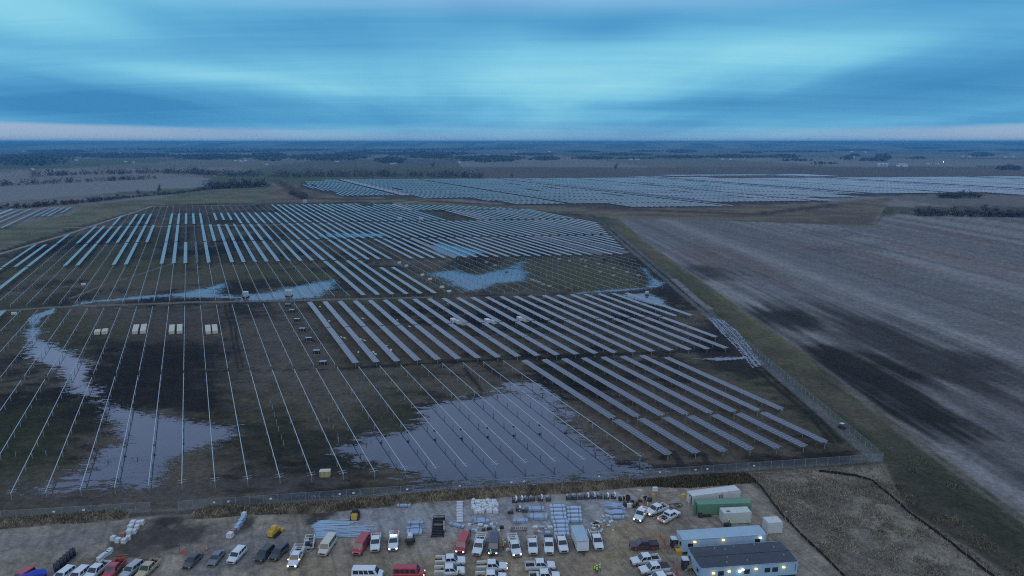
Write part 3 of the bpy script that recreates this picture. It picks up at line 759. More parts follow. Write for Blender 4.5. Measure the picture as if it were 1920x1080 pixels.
tag(tufts('fence_grass', p[:, 0], p[:, 1], p[:, 0] * 0, .25, .7, .22, [(.16, .14, .09), (.085, .08, .05), (.055, .05, .035)], .7), 'rough grass between the fence and the white container', 'grass')

# ================================================================ SOLAR TRACKERS
def ordinal(n):
    return str(n) + ('th' if 10 <= n % 100 <= 20 else {1: 'st', 2: 'nd', 3: 'rd'}.get(n % 10, 'th'))
MOD = 1.14
_cache = {}
def deck_mesh(n, gap):
    """n modules in a line along Y, glass up, optional drive gap in the middle"""
    if (n, gap) in _cache: return _cache[(n, gap)]
    i = np.arange(n)
    yc = (i - (n - 1) / 2) * MOD + np.where(i < n / 2, -gap / 2, gap / 2)
    def boxes(hx0, hx1, hy0, hy1, z0, z1):
        b = np.array([(hx0, hy0, z0), (hx1, hy0, z0), (hx1, hy1, z0), (hx0, hy1, z0), (hx0, hy0, z1), (hx1, hy0, z1), (hx1, hy1, z1), (hx0, hy1, z1)])
        return b
    fq = np.array([(0, 3, 2, 1), (4, 5, 6, 7), (0, 1, 5, 4), (1, 2, 6, 5), (2, 3, 7, 6), (3, 0, 4, 7)])
    b = boxes(-1.13, 1.13, -.556, .556, -.02, .02)
    V = (b[None] + np.stack([yc * 0, yc, yc * 0], -1)[:, None]).reshape(-1, 3)
    F = (fq[None] + (np.arange(n) * 8)[:, None, None]).reshape(-1, 4)
    VV, FF, MI = [V], [F], [np.zeros(len(F), np.int32)]
    o = len(V)
    for a0, a1 in ((-1.085, -.022), (.022, 1.085)):
        q = np.array([(a0, -.52, .0235), (a1, -.52, .0235), (a1, .52, .0235), (a0, .52, .0235)])
        VV.append((q[None] + np.stack([yc * 0, yc, yc * 0], -1)[:, None]).reshape(-1, 3))
        FF.append(np.array([[0, 1, 2, 3]]) + o + (np.arange(n) * 4)[:, None]); MI.append(np.ones(n, np.int32)); o += 4 * n
    me = np_mesh('solar_panels', np.concatenate(VV), np.concatenate(FF), [M_FRAME, M_CELL])
    me.polygons.foreach_set('material_index', np.concatenate(MI)); me.update()
    _cache[(n, gap)] = me
    return me
PANEL1 = deck_mesh(1, 0)
TUBE_Z = 1.8
def tube_mesh(L, r):
    key = ('t', round(L, 1), r)
    if key not in _cache: _cache[key] = MB().cyl((0, -L / 2, 0), (0, L / 2, 0), r, n=8).mesh('torque_tube', M_GALV)
    return _cache[key]
def posts_mesh(L):
    key = ('p', round(L, 1))
    if key not in _cache:
        b = MB(); n = max(2, int(L / 7.6))
        for i in range(n + 1):
            b.box((0, -L / 2 + .6 + (L - 1.2) * i / n, TUBE_Z / 2 - .05), (.13, .16, TUBE_Z + .0))
        _cache[key] = b.mesh('support_posts', M_POST)
    return _cache[key]
_b = MB(); _b.box((0, 0, .86), (.15, .10, 1.74)); _b.box((0, 0, 1.72), (.26, .16, .10)); POST = _b.mesh('post', M_POST)
PURLIN = MB().box((0, 0, 0), (2.0, .07, .06)).mesh('purlin', M_GALV)
_b = MB(); _b.box((0, 0, 1.42), (.42, .5, .42)); _b.box((.34, 0, 1.42), (.3, .22, .22)); DRIVE = _b.mesh('slew_drive', M_STAIN)
def tracker(k, r0, r1, panels, label, group, near=False, tilt=0.0, single=False, gap=.45):
    rad = .075 if panels else (.095 if near else (.055 if 'green strip' in label else .08))
    L = r1 - r0
    x, y = RS(k, (r0 + r1) / 2)
    t = thing('solar_tracker', label, 'solar tracker', (x, y, 0), ROW_ROT, group)
    obj('torque_tube', tube_mesh(L, rad), t, (0, 0, TUBE_Z))
    if near:
        n = max(2, int(L / 7.6))
        for i in range(n + 1):
            obj('post', POST, t, (0, -L / 2 + .6 + (L - 1.2) * i / n, 0))
    else:
        stuff(obj('support_posts', posts_mesh(L), t))
    if panels:
        n = int((L - gap) / MOD)
        if single:
            for i in range(n):
                o = obj('solar_panel', PANEL1, t, (0, (i - (n - 1) / 2) * MOD, TUBE_Z + .11))
                o.rotation_euler = (0, tilt, 0)
        else:
            o = stuff(obj('solar_panels', deck_mesh(n, gap), t, (0, 0, TUBE_Z + .11)))
            o.rotation_euler = (0, tilt, 0)
    elif near:
        for yy in (-L / 2 + .5, -L / 2 + 1.7):
            obj('purlin', PURLIN, t, (0, yy, TUBE_Z + .13))
        obj('slew_drive', DRIVE, t, (0, -L / 2 + 25.5, 0))
    return t
def sh(k): return -2.1 * (k - 13)
XMAX = 83.5
def cut(k, r0, r1, ytop=None):
    r0, r1 = r0 + sh(k), r1 + sh(k)
    s = ROW_S0 + ROW_P * k
    r0 = max(r0, (s * SDX - XMAX) / -RDX)
    if ytop is not None:
        for _ in range(60):
            x, y = RS(k, r1)
            lim = np.interp(x, [-200, -60, 30, 60, 78], [925, 892, 842, 800, 735])
            if y < lim: break
            r1 -= 2
    return (r0, r1) if r1 - r0 > 14 else None
rows = []   # (k, r0, r1, panels, label, group, near, tilt, single)
def jit(a=1.6): return R(-3 + random.uniform(-a, a))
for k in range(-9, 21):
    c = cut(k, 154.7, 243.0)
    lab = f'bare galvanised tracker row, {ordinal(k + 1)} from the left along the front fence' if k >= 0 else f'bare galvanised tracker row cut by left edge, {ordinal(-k)} left of the first whole row'
    rows.append((k, *c, False, lab, 'bare tracker rows at the front', True, 0, False))
for k in range(21, 29):
    if k < 28:
        c = cut(k, 154.7, 180.3)
        rows.append((k, *c, True, f'short solar table nearest the front fence, {ordinal(k - 20)} from the flooded rows', 'short front tables', True, jit(), True))
    c = cut(k, 181.2, 243.0 if k < 28 else 239.5)
    rows.append((k, *c, True, f'long solar table of the right front block, {ordinal(k - 20)} from the flooded rows', 'long front tables', True, jit(), True))
for k in range(-8, 36):
    if k >= 13:
        for a, b, w in ((247.5, 301.6, 'lower'), (302.4, 357.0, 'upper')):
            c = cut(k, a, b)
            if c and not (k >= 34 and w == 'lower'):
                rows.append((k, *c, True, f'{w} solar table of the middle block, {ordinal(k - 12)} row from its left', f'{w} middle tables', False, jit(), False))
    else:
        c = cut(k, 247.5, 357.0)
        if k <= -6:
            rows.append((k, *c, True, f'solar table at the left edge below the lane, {ordinal(-5 - k)} from the bare rows', 'left edge tables', False, jit(), False))
        else:
            rows.append((k, *c, False, f'bare tracker row passing the cream pallets, {ordinal(k + 6)} from the left', 'bare rows by the cream pallets', False, 0, False))
for k in range(-10, 46):
    pan = k in (-10, -8, 17, 18, 19, 20, 21, 22)
    c = cut(k, 370, 458 if k in (21, 22) else 489)
    if not c: continue
    if pan:
        lab = f'solar table north of the lane, {ordinal(k - 16)} of the six beside the ponds' if k > 0 else f'long solar table on the left edge north of the lane, row {"outer" if k < -9 else "inner"}'
        rows.append((k, *c, True, lab, 'tables north of the lane', False, jit(), False))
    elif k != -9:
        lab = f'bare tracker row on the grass north of the lane, {ordinal(k + 8)} from the left' if k < 17 else f'bare tracker row on the green strip, {ordinal(k - 22)} right of the six tables'
        rows.append((k, *c, False, lab, 'bare rows north of the lane', False, 0, False))
tl = {(2, 6): -50, (2, 8): -80, (2, 7): -18, (3, 5): -64, (3, 6): -80, (4, 8): -80, (2, 14): 20, (2, 11): 14, (3, 11): 20, (3, 15): 22, (2, 19): 26, (2, 24): 28, (3, 16): 24}
names = {2: ('second', 492, 602), 3: ('third', 606, 736), 4: ('fourth', 742, 856), 5: ('fifth', 861, 966)}
bare = {2: (-7, -6, -3, -2, 1, 2), 3: (-7, 2), 4: (-3, 1, 2), 5: tuple(range(-3, 19))}
lo = {2: -10, 3: -8, 4: -4, 5: -1}
for bnd in (2, 3, 4, 5):
    nm, a, b = names[bnd]
    for k in range(lo[bnd], 58):
        aa, bb = a, b
        if bnd == 3 and k == -8: bb = 668
        if bnd == 4 and k == -4: bb = 838
        if bnd == 4 and k in (9, 10, 11): aa = 775
        if bnd == 5 and k in (34, 35): bb = 930
        c = cut(k, aa, bb, True)
        if not c: continue
        if bnd == 4 and 40 <= k <= 43: continue
        pan = k not in bare[bnd]
        tilt = tl.get((bnd, k))
        if tilt is None: tilt = -38 if (k > 24 and _hash(np.array([k * 3.0]), np.array([bnd * 5.0]), 4)[0] < .13) else -5 + random.uniform(-2.0, 2.0)
        lab = (f'solar table in the {nm} row block counted from the front, {ordinal(k - lo[bnd] + 1)} from the left' if pan
               else f'empty tracker row in the {nm} row block from the front, {ordinal(k - lo[bnd] + 1)} from the left')
        rows.append((k, *c, pan, lab, f'trackers of the {nm} row block', False, R(tilt), False))
# small block beyond the grassy lane on the left
side = []
for i, (tu, tv, bu, bv) in enumerate(((135, 388, 113, 399), (122, 388, 90, 405), (110, 389, 78, 405), (98, 389, 64, 406), (86, 389, 2, 427), (65, 391, -40, 430), (48, 392, -70, 432), (40, 391, -90, 428), (20, 393, -120, 432))):
    k0, r1 = KR(*G(tu, tv, TUBE_Z)); k1, r0 = KR(*G(bu, bv, TUBE_Z))
    side.append((round((k0 + k1) / 2, 2), r0, r1, True, f'solar table in the small block at far left, {ordinal(i + 1)} from its right', 'tables in the small left block', False, R(22) if i == 7 else jit(), False))
rows.sort(key=lambda t: math.hypot(*RS(t[0], (t[1] + t[2]) / 2)))
solo, rest = rows[:290], rows[290:]
for t in solo + side:
    tracker(*t)
# farther tables: one mass
def slabs(items):
    fq = np.array([(0, 3, 2, 1), (4, 5, 6, 7), (0, 1, 5, 4), (1, 2, 6, 5), (2, 3, 7, 6), (3, 0, 4, 7)])
    V, F, MI, o = [], [], [], 0
    for k, r0, r1, pan, tilt, z in items:
        cx, sx = math.cos(tilt), math.sin(tilt)
        x, y = RS(k, (r0 + r1) / 2); L = r1 - r0
        def put(w, l0, l1, z0, z1, mi, tl=True):
            nonlocal o
            pts = []
            for zz in (z0, z1):
                for a, b in ((-w, l0), (w, l0), (w, l1), (-w, l1)):
                    if tl: X, Z = a * cx + zz * sx, -a * sx + zz * cx + TUBE_Z + .1 + z
                    else: X, Z = a, zz + z
                    pts.append((x + X * SDX + b * RDX, y + X * SDY + b * RDY, Z))
            V.extend(pts); F.append(fq + o); MI.append(np.full(6, mi)); o += 8
        if pan:
            for a, b in ((-L / 2, -.3), (.3, L / 2)):
                put(1.13, a, b, -.02, .02, 1)
        put(.08, -L / 2, L / 2, TUBE_Z - .1, TUBE_Z + .05, 0, False)
        for j in range(int(L / 15) + 1):
            b = -L / 2 + .5 + (L - 1) * j / max(1, int(L / 15))
            put(.09, b - .09, b + .09, 0, TUBE_Z - .1, 0, False)
    me = np_mesh('solar_panel_rows', np.array(V), np.concatenate(F), [M_POST, M_CELL])
    me.polygons.foreach_set('material_index', np.concatenate(MI).astype(np.int32)); me.update()
    return me
far_items = [(k, r0, r1, pan, tilt, 0) for (k, r0, r1, pan, lab, grp, near, tilt, sg) in rest]
FARP = world_poly([(575, 341), (640, 338), (900, 337.5), (1080, 335.5), (1190, 334), (1440, 335), (1800, 333), (2300, 333), (2300, 366), (1920, 366), (1760, 364), (1640, 367), (1520, 371), (1560, 378), (1440, 383), (1330, 386), (1200, 388.5), (1090, 386), (960, 383), (860, 373), (780, 371), (640, 369), (565, 351)])
FARP2 = world_poly([(1170, 332), (1300, 329), (1520, 328.5), (1570, 331), (1440, 331.5), (1190, 333.3)])
r_ = 800.0; cells = []
for poly in (FARP, FARP2):
    ks, rs_ = zip(*[KR(*q) for q in poly])
    for k in range(int(min(ks)), int(max(ks)) + 1):
        r = math.floor(min(rs_) / 62) * 62 + sh(k) % 62
        while r < max(rs_):
            x, y = RS(k, r + 29)
            cells.append((k, r, x, y)); r += 62
    arr = np.array(cells)
    sd = sdist(arr[:, 2], arr[:, 3], poly)
    for (k, r, x, y), d in zip(cells, sd):
        if d < 3: continue
        hh = _hash(np.array([k // 23 * 1.0]), np.array([r // 310]), 9)[0]
        h1 = _hash(np.array([k * 1.0]), np.array([r // 62]), 19)[0]
        if int(k) % 23 == 0: continue                      # service lane
        if h1 < .012: continue
        far_items.append((int(k), r + 1, r + 59, True, R(-38) if (int(k) % 47 < 2) else R(-7 + (h1 - .5) * 4), 0))
    cells = []
# a dark uncovered lane or two stays open because whole rows are missing there
stuff(tag(obj('solar_panel_rows', slabs(far_items)), 'distant fields of pale solar tables beyond the dirt road', 'solar field'))

# driven piles without tubes between the bare rows
_b = MB(); _b.box((0, 0, .8), (.14, .10, 1.6)); PILE = _b.mesh('steel_pile', M_POST)
for i, (u, v) in enumerate([(501, 735), (507, 755), (511, 768), (515, 782), (519, 796), (523, 810), (528, 824), (532, 836), (593, 764), (606, 784), (617, 792), (625, 804), (634, 822), (635, 830), (687, 830), (30, 858), (87, 856), (1177, 795), (1272, 800), (202, 862), (257, 857)]):
    x, y = G(u, v)
    tag(obj('steel_pile', PILE, None, (x, y, 0)), f'lone driven steel pile between the bare tracker rows, {ordinal(i + 1)} counting left to right and down', 'pile', 'loose steel piles')

# ================================================================ FENCES
def mesh_mat(name, col, alpha, rough=.6):
    mt = bpy.data.materials.new(name); mt.use_nodes = True
    nt = mt.node_tree; b = nt.nodes['Principled BSDF']
    b.inputs['Base Color'].default_value = (*col, 1); b.inputs['Roughness'].default_value = rough
    geo = nt.nodes.new('ShaderNodeNewGeometry')
    no = nt.nodes.new('ShaderNodeTexNoise'); no.inputs['Scale'].default_value = 1.5
    nt.links.new(geo.outputs['Position'], no.inputs['Vector'])
    mr = nt.nodes.new('ShaderNodeMapRange'); mr.inputs[3].default_value = alpha * .6; mr.inputs[4].default_value = alpha * 1.4
    nt.links.new(no.outputs['Fac'], mr.inputs[0]); nt.links.new(mr.outputs[0], b.inputs['Alpha'])
    return mt
M_CHAIN = mesh_mat('chain_link_mesh', (.33, .40, .46), .09)
M_NET = mesh_mat('orange_net', (.75, .12, .06), .28)
M_SIGNW = pm('white_sign', (.75, .78, .8), .5, 0, .05, 3)
M_SILT = pm('black_silt_fabric', (.012, .012, .014), .8, 0, .2, 1)
FPOST = MB().cyl((0, 0, 0), (0, 0, 2.25), .04, n=6).mesh('post', M_GALV)
def fence(name, px, label, group, step=3.05, h=2.15, signs=()):
    P = [Vector((*G(*p), 0)) for p in px]
    t = thing(name, label, 'fence', P[0], 0, group)
    idx = 0
    for a, b in zip(P[:-1], P[1:]):
        d = b - a; n = max(1, round(d.length / step)); ang = math.atan2(d.y, d.x); st = d.length / n
        key = ('fp', round(st, 2))
        if key not in _cache:
            m1 = MB().box((st / 2, 0, h / 2 + .05), (st - .08, .02, h)).mesh('mesh_panel', M_CHAIN)
            m2 = MB().cyl((0, 0, h + .1), (st, 0, h + .1), .02, n=6).mesh('top_rail', M_POST)
            _cache[key] = (m1, m2)
        for i in range(n):
            q = a + d * (i / n) - P[0]
            obj('post', FPOST, t, q)
            pn = obj('mesh_panel', _cache[key][0], t, q, ang)
            obj('top_rail', _cache[key][1], t, q, ang)
            if idx in signs:
                MB().box((st / 2, -.04, 1.35), (.5, .02, .38)).build('sign', M_SIGNW, pn)
            idx += 1
        obj('post', FPOST, t, b - P[0])
    return t
fence('chain_link_fence', FENCE_S, 'chain-link fence left of the muddy gate opening', 'perimeter chain-link fences', signs=(12, 14, 19, 24))
fence('chain_link_fence', FENCE_S2, 'chain-link fence between the flooded rows and the yard', 'perimeter chain-link fences', signs=(2, 3, 6, 11, 12, 16, 20, 24, 25, 31, 36, 39, 40, 44))
fence('chain_link_fence', FENCE_E, 'chain-link fence running away along the right side of the panels', 'perimeter chain-link fences', signs=(20, 45))
def silt(px, label):
    P = [Vector((*G(*p), 0)) for p in px]
    t = thing('silt_fence', label, 'silt fence', P[0], 0, 'black silt fences')
    b = MB(); c = MB()
    for a, q in zip(P[:-1], P[1:]):
        d = q - a; n = max(1, round(d.length / 2.4))
        for i in range(n):
            p0, p1 = a + d * (i / n) - P[0], a + d * ((i + 1) / n) - P[0]
            o = d.normalized().orthogonal() * random.uniform(-.12, .12)
            mid = (p0 + p1) / 2 + Vector((0, 0, .34)) + Vector((o.x, o.y, 0))
            b.box(mid, (d.length / n + .02, .035, .66 + random.uniform(-.1, .08)), math.atan2(d.y, d.x))
            c.box(p0 + Vector((0, .05, .42)), (.05, .05, .85))
    stuff(b.build('fabric', M_SILT, t)); stuff(c.build('stakes', M_WOOD, t))
silt([(1535, 885), (1600, 893), (1634, 903), (1668, 930), (1710, 968), (1760, 1002), (1830, 1058), (1890, 1105)], 'black silt fence between straw grass and dark verge')
silt([(1400, 892), (1428, 915), (1462, 962), (1500, 1003), (1545, 1045), (1590, 1092)], 'black silt fence beside the track behind the offices')

# ================================================================ VEHICLES
PAINT = {}
def paint_mat(n):
    tbl = dict(white=(.66, .70, .73), silver=(.36, .39, .42), grey=(.13, .15, .19), dark=(.030, .034, .045), navy=(.028, .036, .085), red=(.40, .022, .045),
               maroon=(.070, .014, .028), blue=(.02, .05, .32), tan=(.46, .37, .22), black=(.016, .017, .02), cream=(.58, .55, .46))
    if n + '_muddy' in MATS: return MATS[n + '_muddy']
    mt = pm(n + '_car_paint', tbl[n], .32, .0, .06, 1.5, .5, .35)
    nt = mt.node_tree; N, L = nt.nodes.new, nt.links.new; b = nt.nodes['Principled BSDF']
    src = b.inputs['Base Color'].links[0].from_socket                 # splashed road dirt on the lower body
    tc = N('ShaderNodeTexCoord'); sp = N('ShaderNodeSeparateXYZ'); L(tc.outputs['Object'], sp.inputs[0])
    no = N('ShaderNodeTexNoise'); no.inputs['Scale'].default_value = 3.5; no.inputs['Detail'].default_value = 5; L(tc.outputs['Object'], no.inputs['Vector'])
    a = N('ShaderNodeMath'); a.operation = 'MULTIPLY_ADD'; L(no.outputs['Fac'], a.inputs[0]); a.inputs[1].default_value = .9; L(sp.outputs['Z'], a.inputs[2])
    mr = N('ShaderNodeMapRange'); mr.inputs[1].default_value = 1.45; mr.inputs[2].default_value = .75; mr.inputs[3].default_value = .04; mr.inputs[4].default_value = .75; L(a.outputs[0], mr.inputs[0])
    mx = N('ShaderNodeMix'); mx.data_type = 'RGBA'; L(mr.outputs[0], mx.inputs['Factor']); L(src, mx.inputs['A']); mx.inputs['B'].default_value = (.16, .13, .10, 1)
    L(mx.outputs['Result'], b.inputs['Base Color'])
    MATS[n + '_muddy'] = mt
    return mt
WHEELS = {}
def wheel(parent, x, y, r):
    if r not in WHEELS:
        WHEELS[r] = (MB().cyl((0, -.12, 0), (0, .12, 0), r, n=16).mesh('wheel', M_TYRE), MB().cyl((0, -.128, 0), (0, .128, 0), r * .6, n=10).mesh('rim', M_RIM))
    w = obj('wheel', WHEELS[r][0], parent, (x, y, r)); obj('rim', WHEELS[r][1], w)
def ring(x, w, z0, z1):
    return [(x, -w + .08, z0), (x, w - .08, z0), (x, w, z0 + .16), (x, w, z1 - .14), (x, w - .12, z1), (x, -w + .12, z1), (x, -w, z1 - .14), (x, -w, z0 + .16)]
SPEC = {
 'pickup': dict(L=5.8, r=.40, rings=[(2.88, .80, .45, .90), (2.78, .94, .36, 1.04), (1.4, 1.0, .34, 1.16), (-1.02, 1.0, .34, 1.18)], cab=(-1.0, 1.42, .97), top=(-.82, .62, .80), zb=1.13, zt=1.90, sw=((.06, .48), (.54, .94)), wx=(1.85, -1.75)),
 'sedan': dict(L=4.8, r=.33, rings=[(2.38, .72, .32, .62), (2.25, .88, .26, .74), (1.2, .92, .24, .88), (-1.7, .92, .24, .93), (-2.3, .84, .28, .90), (-2.4, .74, .36, .80)], cab=(-1.85, 1.22, .88), top=(-1.05, .35, .68), zb=.86, zt=1.42, sw=((.18, .50), (.55, .86)), wx=(1.45, -1.4)),
 'suv': dict(L=4.8, r=.37, rings=[(2.38, .76, .36, .80), (2.25, .92, .30, .94), (1.2, .96, .28, 1.06), (-2.25, .96, .28, 1.08), (-2.4, .84, .36, 1.0)], cab=(-2.3, 1.25, .93), top=(-2.02, .5, .76), zb=1.03, zt=1.74, sw=((.12, .38), (.42, .68), (.72, .95)), wx=(1.45, -1.45)),
 'van': dict(L=5.8, r=.38, rings=[(2.88, .80, .40, .86), (2.78, .94, .32, 1.02), (2.05, 1.0, .30, 1.20), (-2.8, 1.0, .30, 1.24), (-2.9, .94, .36, 1.2)], cab=(-2.86, 2.06, .98), top=(-2.78, 1.40, .84), zb=1.16, zt=2.16, sw=((.10, .30), (.34, .50), (.53, .70), (.73, .94)), wx=(2.0, -1.75)),
}
def quad_in(q, u0, u1, v0, v1):
    q = [Vector(p) for p in q]
    def at(u, v): return (q[0] * (1 - u) + q[1] * u) * (1 - v) + (q[3] * (1 - u) + q[2] * u) * v
    return [at(u0, v0), at(u1, v0), at(u1, v1), at(u0, v1)]
def vehicle(kind, colour, label, front, rear, zr=0.0, lit=False, extras=(), group='vehicles parked in the yard', brake=False):
    S = SPEC[kind]; L = S['L']
    f = Vector(G(*front)); q = Vector(G(*rear, zr)); d = (f - q).normalized()
    c = f - d * (L / 2)
    name = {'pickup': 'pickup_truck', 'sedan': 'sedan_car', 'suv': 'suv_car', 'van': 'passenger_van'}[kind]
    t = thing(name, label, {'pickup': 'pickup truck', 'sedan': 'car', 'suv': 'suv', 'van': 'van'}[kind], (c.x, c.y, 0), math.atan2(d.y, d.x), group)
    pt = paint_mat(colour)
    b = MB(); b.loft([ring(*r) for r in S['rings']])
    b.build('body', pt, t)
    xr, xf, w = S['cab']; xrt, xft, wt = S['top']; zb, zt = S['zb'], S['zt']
    b = MB(); b.frustum((xr, xf, -w, w), zb, (xrt - .03, xft + .05, -wt - .03, wt + .03), zt - .06); b.frustum((xrt - .03, xft + .05, -wt - .03, wt + .03), zt - .06, (xrt + .1, xft - .1, -wt + .1, wt - .1), zt)
    b.build('cab', pt, t)
    T = zt - .06; A = (xrt - .03, xft + .05, wt + .03)
    FR = [(xf, -w, zb), (xf, w, zb), (A[1], A[2], T), (A[1], -A[2], T)]
    BK = [(xr, w, zb), (xr, -w, zb), (A[0], -A[2], T), (A[0], A[2], T)]
    LF = [(xf, w, zb), (xr, w, zb), (A[0], A[2], T), (A[1], A[2], T)]
    RT = [(xr, -w, zb), (xf, -w, zb), (A[1], -A[2], T), (A[0], -A[2], T)]
    MB().plate(quad_in(FR, .05, .95, .10, .95)).build('windshield', M_GLASS, t)
    MB().plate(quad_in(BK, .10, .90, .25, .90)).build('rear_window', M_GLASS, t)
    for u0, u1 in S['sw']:
        MB().plate(quad_in(LF, u0, u1, .16, .92)).build('side_window', M_GLASS, t)
        MB().plate(quad_in(RT, 1 - u1, 1 - u0, .16, .92)).build('side_window', M_GLASS, t)
    for x in S['wx']:
        for y in (-.86, .86):
            wheel(t, x, y * (w / .97), S['r'])
    x0 = S['rings'][1][0]; zf = S['rings'][0][3]
    MB().box((S['rings'][0][0] + .02, 0, zf - .16), (.05, 1.0, .24)).build('grille', M_BLACK, t)
    MB().box((S['rings'][0][0] + .03, 0, zf - .40), (.14, 1.66, .17)).build('front_bumper', M_CHROME if kind == 'pickup' else pt, t)
    for y in (-.70, .70):
        MB().box((x0 + .06, y, zf - .10), (.14, .30, .20)).build('headlight', M_LIT if lit else M_LAMP, t)
    xb = -L / 2
    for y in (-.80, .80):
        MB().box((xb + .06, y * (.97 if kind != 'sedan' else .86), .86 if kind != 'van' else .95), (.10, .16, .30)).build('tail_light', M_BRAKE if brake else M_TAIL, t)
        s = 1 if y > 0 else -1
        MB().box((xf - .42, s * (w + .14), zb + .16), (.12, .24, .18)).build('mirror', M_BLACK if kind == 'pickup' else pt, t)
    MB().box((xb + .02, 0, .50), (.14, 1.7, .18)).build('rear_bumper', M_CHROME if kind == 'pickup' else pt, t)
    if kind == 'pickup':
        uti = 'utility' in extras
        b = MB()
        if uti:
            for s in (-1, 1):
                b.box((-1.95, s * .82, .92), (1.9, .42, .96)); b.box((-1.95, s * .82, 1.42), (1.84, .36, .05))
            b.box((-1.95, 0, .66), (1.9, 1.22, .1))
            bed = b.build('service_body', paint_mat('cream'), t)
            for s in (-1, 1):
                for xx in (-2.5, -1.95, -1.4):
                    MB().box((xx, s * 1.037, .95), (.46, .015, .6)).build('locker_door', paint_mat('silver'), bed)
        else:
            for s in (-1, 1):
                b.box((-1.95, s * .94, .80), (1.86, .11, .76))
            b.box((-1.95, 0, .62), (1.86, 1.78, .08)); b.box((-1.055, 0, .86), (.07, 1.78, .62))
            bed = b.build('bed', pt, t)
            MB().box((-1.95, 0, .68), (1.76, 1.74, .03)).build('bed_liner', M_BLACK, bed)
            MB().box((-2.84, 0, .84), (.07, 1.76, .64)).build('tailgate', pt, t)
        if 'cover' in extras:
            MB().box((-1.95, 0, 1.2), (1.9, 1.9, .05)).build('bed_cover', M_BLACK, t)
        if 'rack' in extras:
            b = MB()
            for s in (-1, 1):
                for xx in (-2.7, -1.2, .2): b.box((xx, s * .90, 1.62), (.07, .07, .95 if xx < 0 else .3))
                b.box((-1.1, s * .90, 2.08), (3.6, .08, .08))
            for xx in (-2.7, -1.9, -1.2): b.box((xx, 0, 2.08), (.08, 2.1, .07))
            b.build('ladder_rack', paint_mat('white'), t)
        if 'cargo' in extras:
            b = MB()
            for i in range(7): b.box((-1.25 - .24 * i + random.uniform(-.05, .05), random.uniform(-.35, .35), .85 + random.uniform(0, .2)), (random.uniform(.2, .5), random.uniform(.3, .7), random.uniform(.2, .4)), random.uniform(0, 1))
            stuff(b.build('loose_cargo', M_STAIN, t))
        if 'toolbox' in extras:
            MB().box((-1.3, 0, 1.16), (.45, 1.7, .32)).build('toolbox', M_WRAP, t)
        if 'seats' in extras:
            MB().box((-1.9, .2, .86), (1.0, .9, .3)).build('crate', M_WOOD, t)
    if 'beacon' in extras:
        MB().box((-.2, 0, zt + .07), (.25, 1.3, .12)).build('light_bar', M_LIT, t)
    if 'markers' in extras:
        for s in (-1, 1):
            MB().box((xf - .1, s * (w + .10), zb + .12), (.14, .2, .16)).build('marker_light', M_AMBER, t)
    if 'drums' in extras:
        for i, (xx, yy) in enumerate(((-1.4, -.4), (-1.4, .4), (-2.2, -.4), (-2.2, .4), (-1.8, 0))):
            MB().cyl((xx, yy, .7), (xx, yy, 1.75), .36, n=12).build('drum', pm('pink_drum', (.5, .10, .14), .5) if i % 2 else M_GALVB, t)
    if 'open_door' in extras:
        MB().box((xf - .55, -(w + .48), .85), (.08, 1.0, .75), R(20)).build('door', pt, t)
    return t
V = vehicle
V('suv', 'red', 'red car with its roof just showing in the bottom left corner', (20, 1103), (40, 1078), 1.2)
V('suv', 'white', 'white car at the bottom edge, right of the blue tarped trailer', (100, 1100), (120, 1074), 1.1)
V('suv', 'white', 'white car at the bottom edge, left of the white pickup with empty bed', (130, 1100), (148, 1074), 1.1)
V('pickup', 'white', 'white pickup with dark empty bed beside the red pickup', (160, 1094), (184, 1064), 1.1)
V('pickup', 'red', 'red pickup with dark bed between a white pickup and a silver wagon', (198, 1092), (214, 1063), 1.1)
V('suv', 'silver', 'silver estate car beside the tan pickup', (230, 1088), (250, 1058), 1.5)
V('pickup', 'tan', 'tan pickup truck at the right end of the bottom left group', (260, 1090), (282, 1058), 1.1)
V('sedan', 'dark', 'dark sedan beside the orange netting on the gravel', (348, 1069), (369, 1040), .9)
V('sedan', 'grey', 'slate grey sedan with sunroof left of the white hatchback', (395, 1064), (412, 1034), .9)
V('suv', 'white', 'white hatchback between the slate sedan and the black cars', (432, 1060), (447, 1032), 1.3)
V('suv', 'black', 'black suv, left of the pair facing the yard lane', (483, 1057), (500, 1029), 1.3)
V('suv', 'dark', 'dark suv with pale front, right of the black pair', (510, 1054), (527, 1026), 1.3)
V('pickup', 'white', 'white service truck with lit headlights and open utility body', (547, 1069), (562, 1026), 1.4, True, ('utility', 'rack', 'markers', 'cargo'))
V('van', 'cream', 'cream and white passenger van facing the camera beside equipment trailer', (604, 1045), (618, 1006), 2.0)
V('van', 'red', 'red van with workers in orange at its open hood', (668, 1044), (684, 1001), 2.0)
V('pickup', 'white', 'white pickup facing the camera between red van and large white truck', (703, 1038), (705, 1003), 1.2)
V('pickup', 'white', 'large white work truck with drums and roof light bar, headlights on', (737, 1036), (739, 997), 1.4, True, ('utility', 'drums', 'beacon'))
V('van', 'white', 'white passenger van seen side-on at the bottom edge', (719, 1083), (663, 1083))
V('van', 'red', 'red passenger van seen side-on at the bottom edge', (796, 1081), (740, 1081), lit=True)
V('van', 'red', 'red van with lit headlights behind the white service trucks', (862, 1041), (871, 1000), 2.0, True)
V('pickup', 'white', 'white pickup with rack between red van and navy van', (893, 1045), (904, 1003), 1.4, False, ('rack', 'cargo'))
V('van', 'navy', 'navy van with both headlights lit', (924, 1044), (927, 1001), 2.0, True)
V('pickup', 'white', 'white rack truck with lit headlights and driver door open', (970, 1047), (961, 1010), 1.3, True, ('utility', 'rack', 'open_door', 'seats'))
V('pickup', 'white', 'white pickup, first of three parked right of the rack truck', (1000, 1044), (997, 1007), 1.2)
V('pickup', 'white', 'white pickup, middle of three parked left of the box trailer', (1030, 1043), (1028, 1006), 1.2, False, ('cover',))
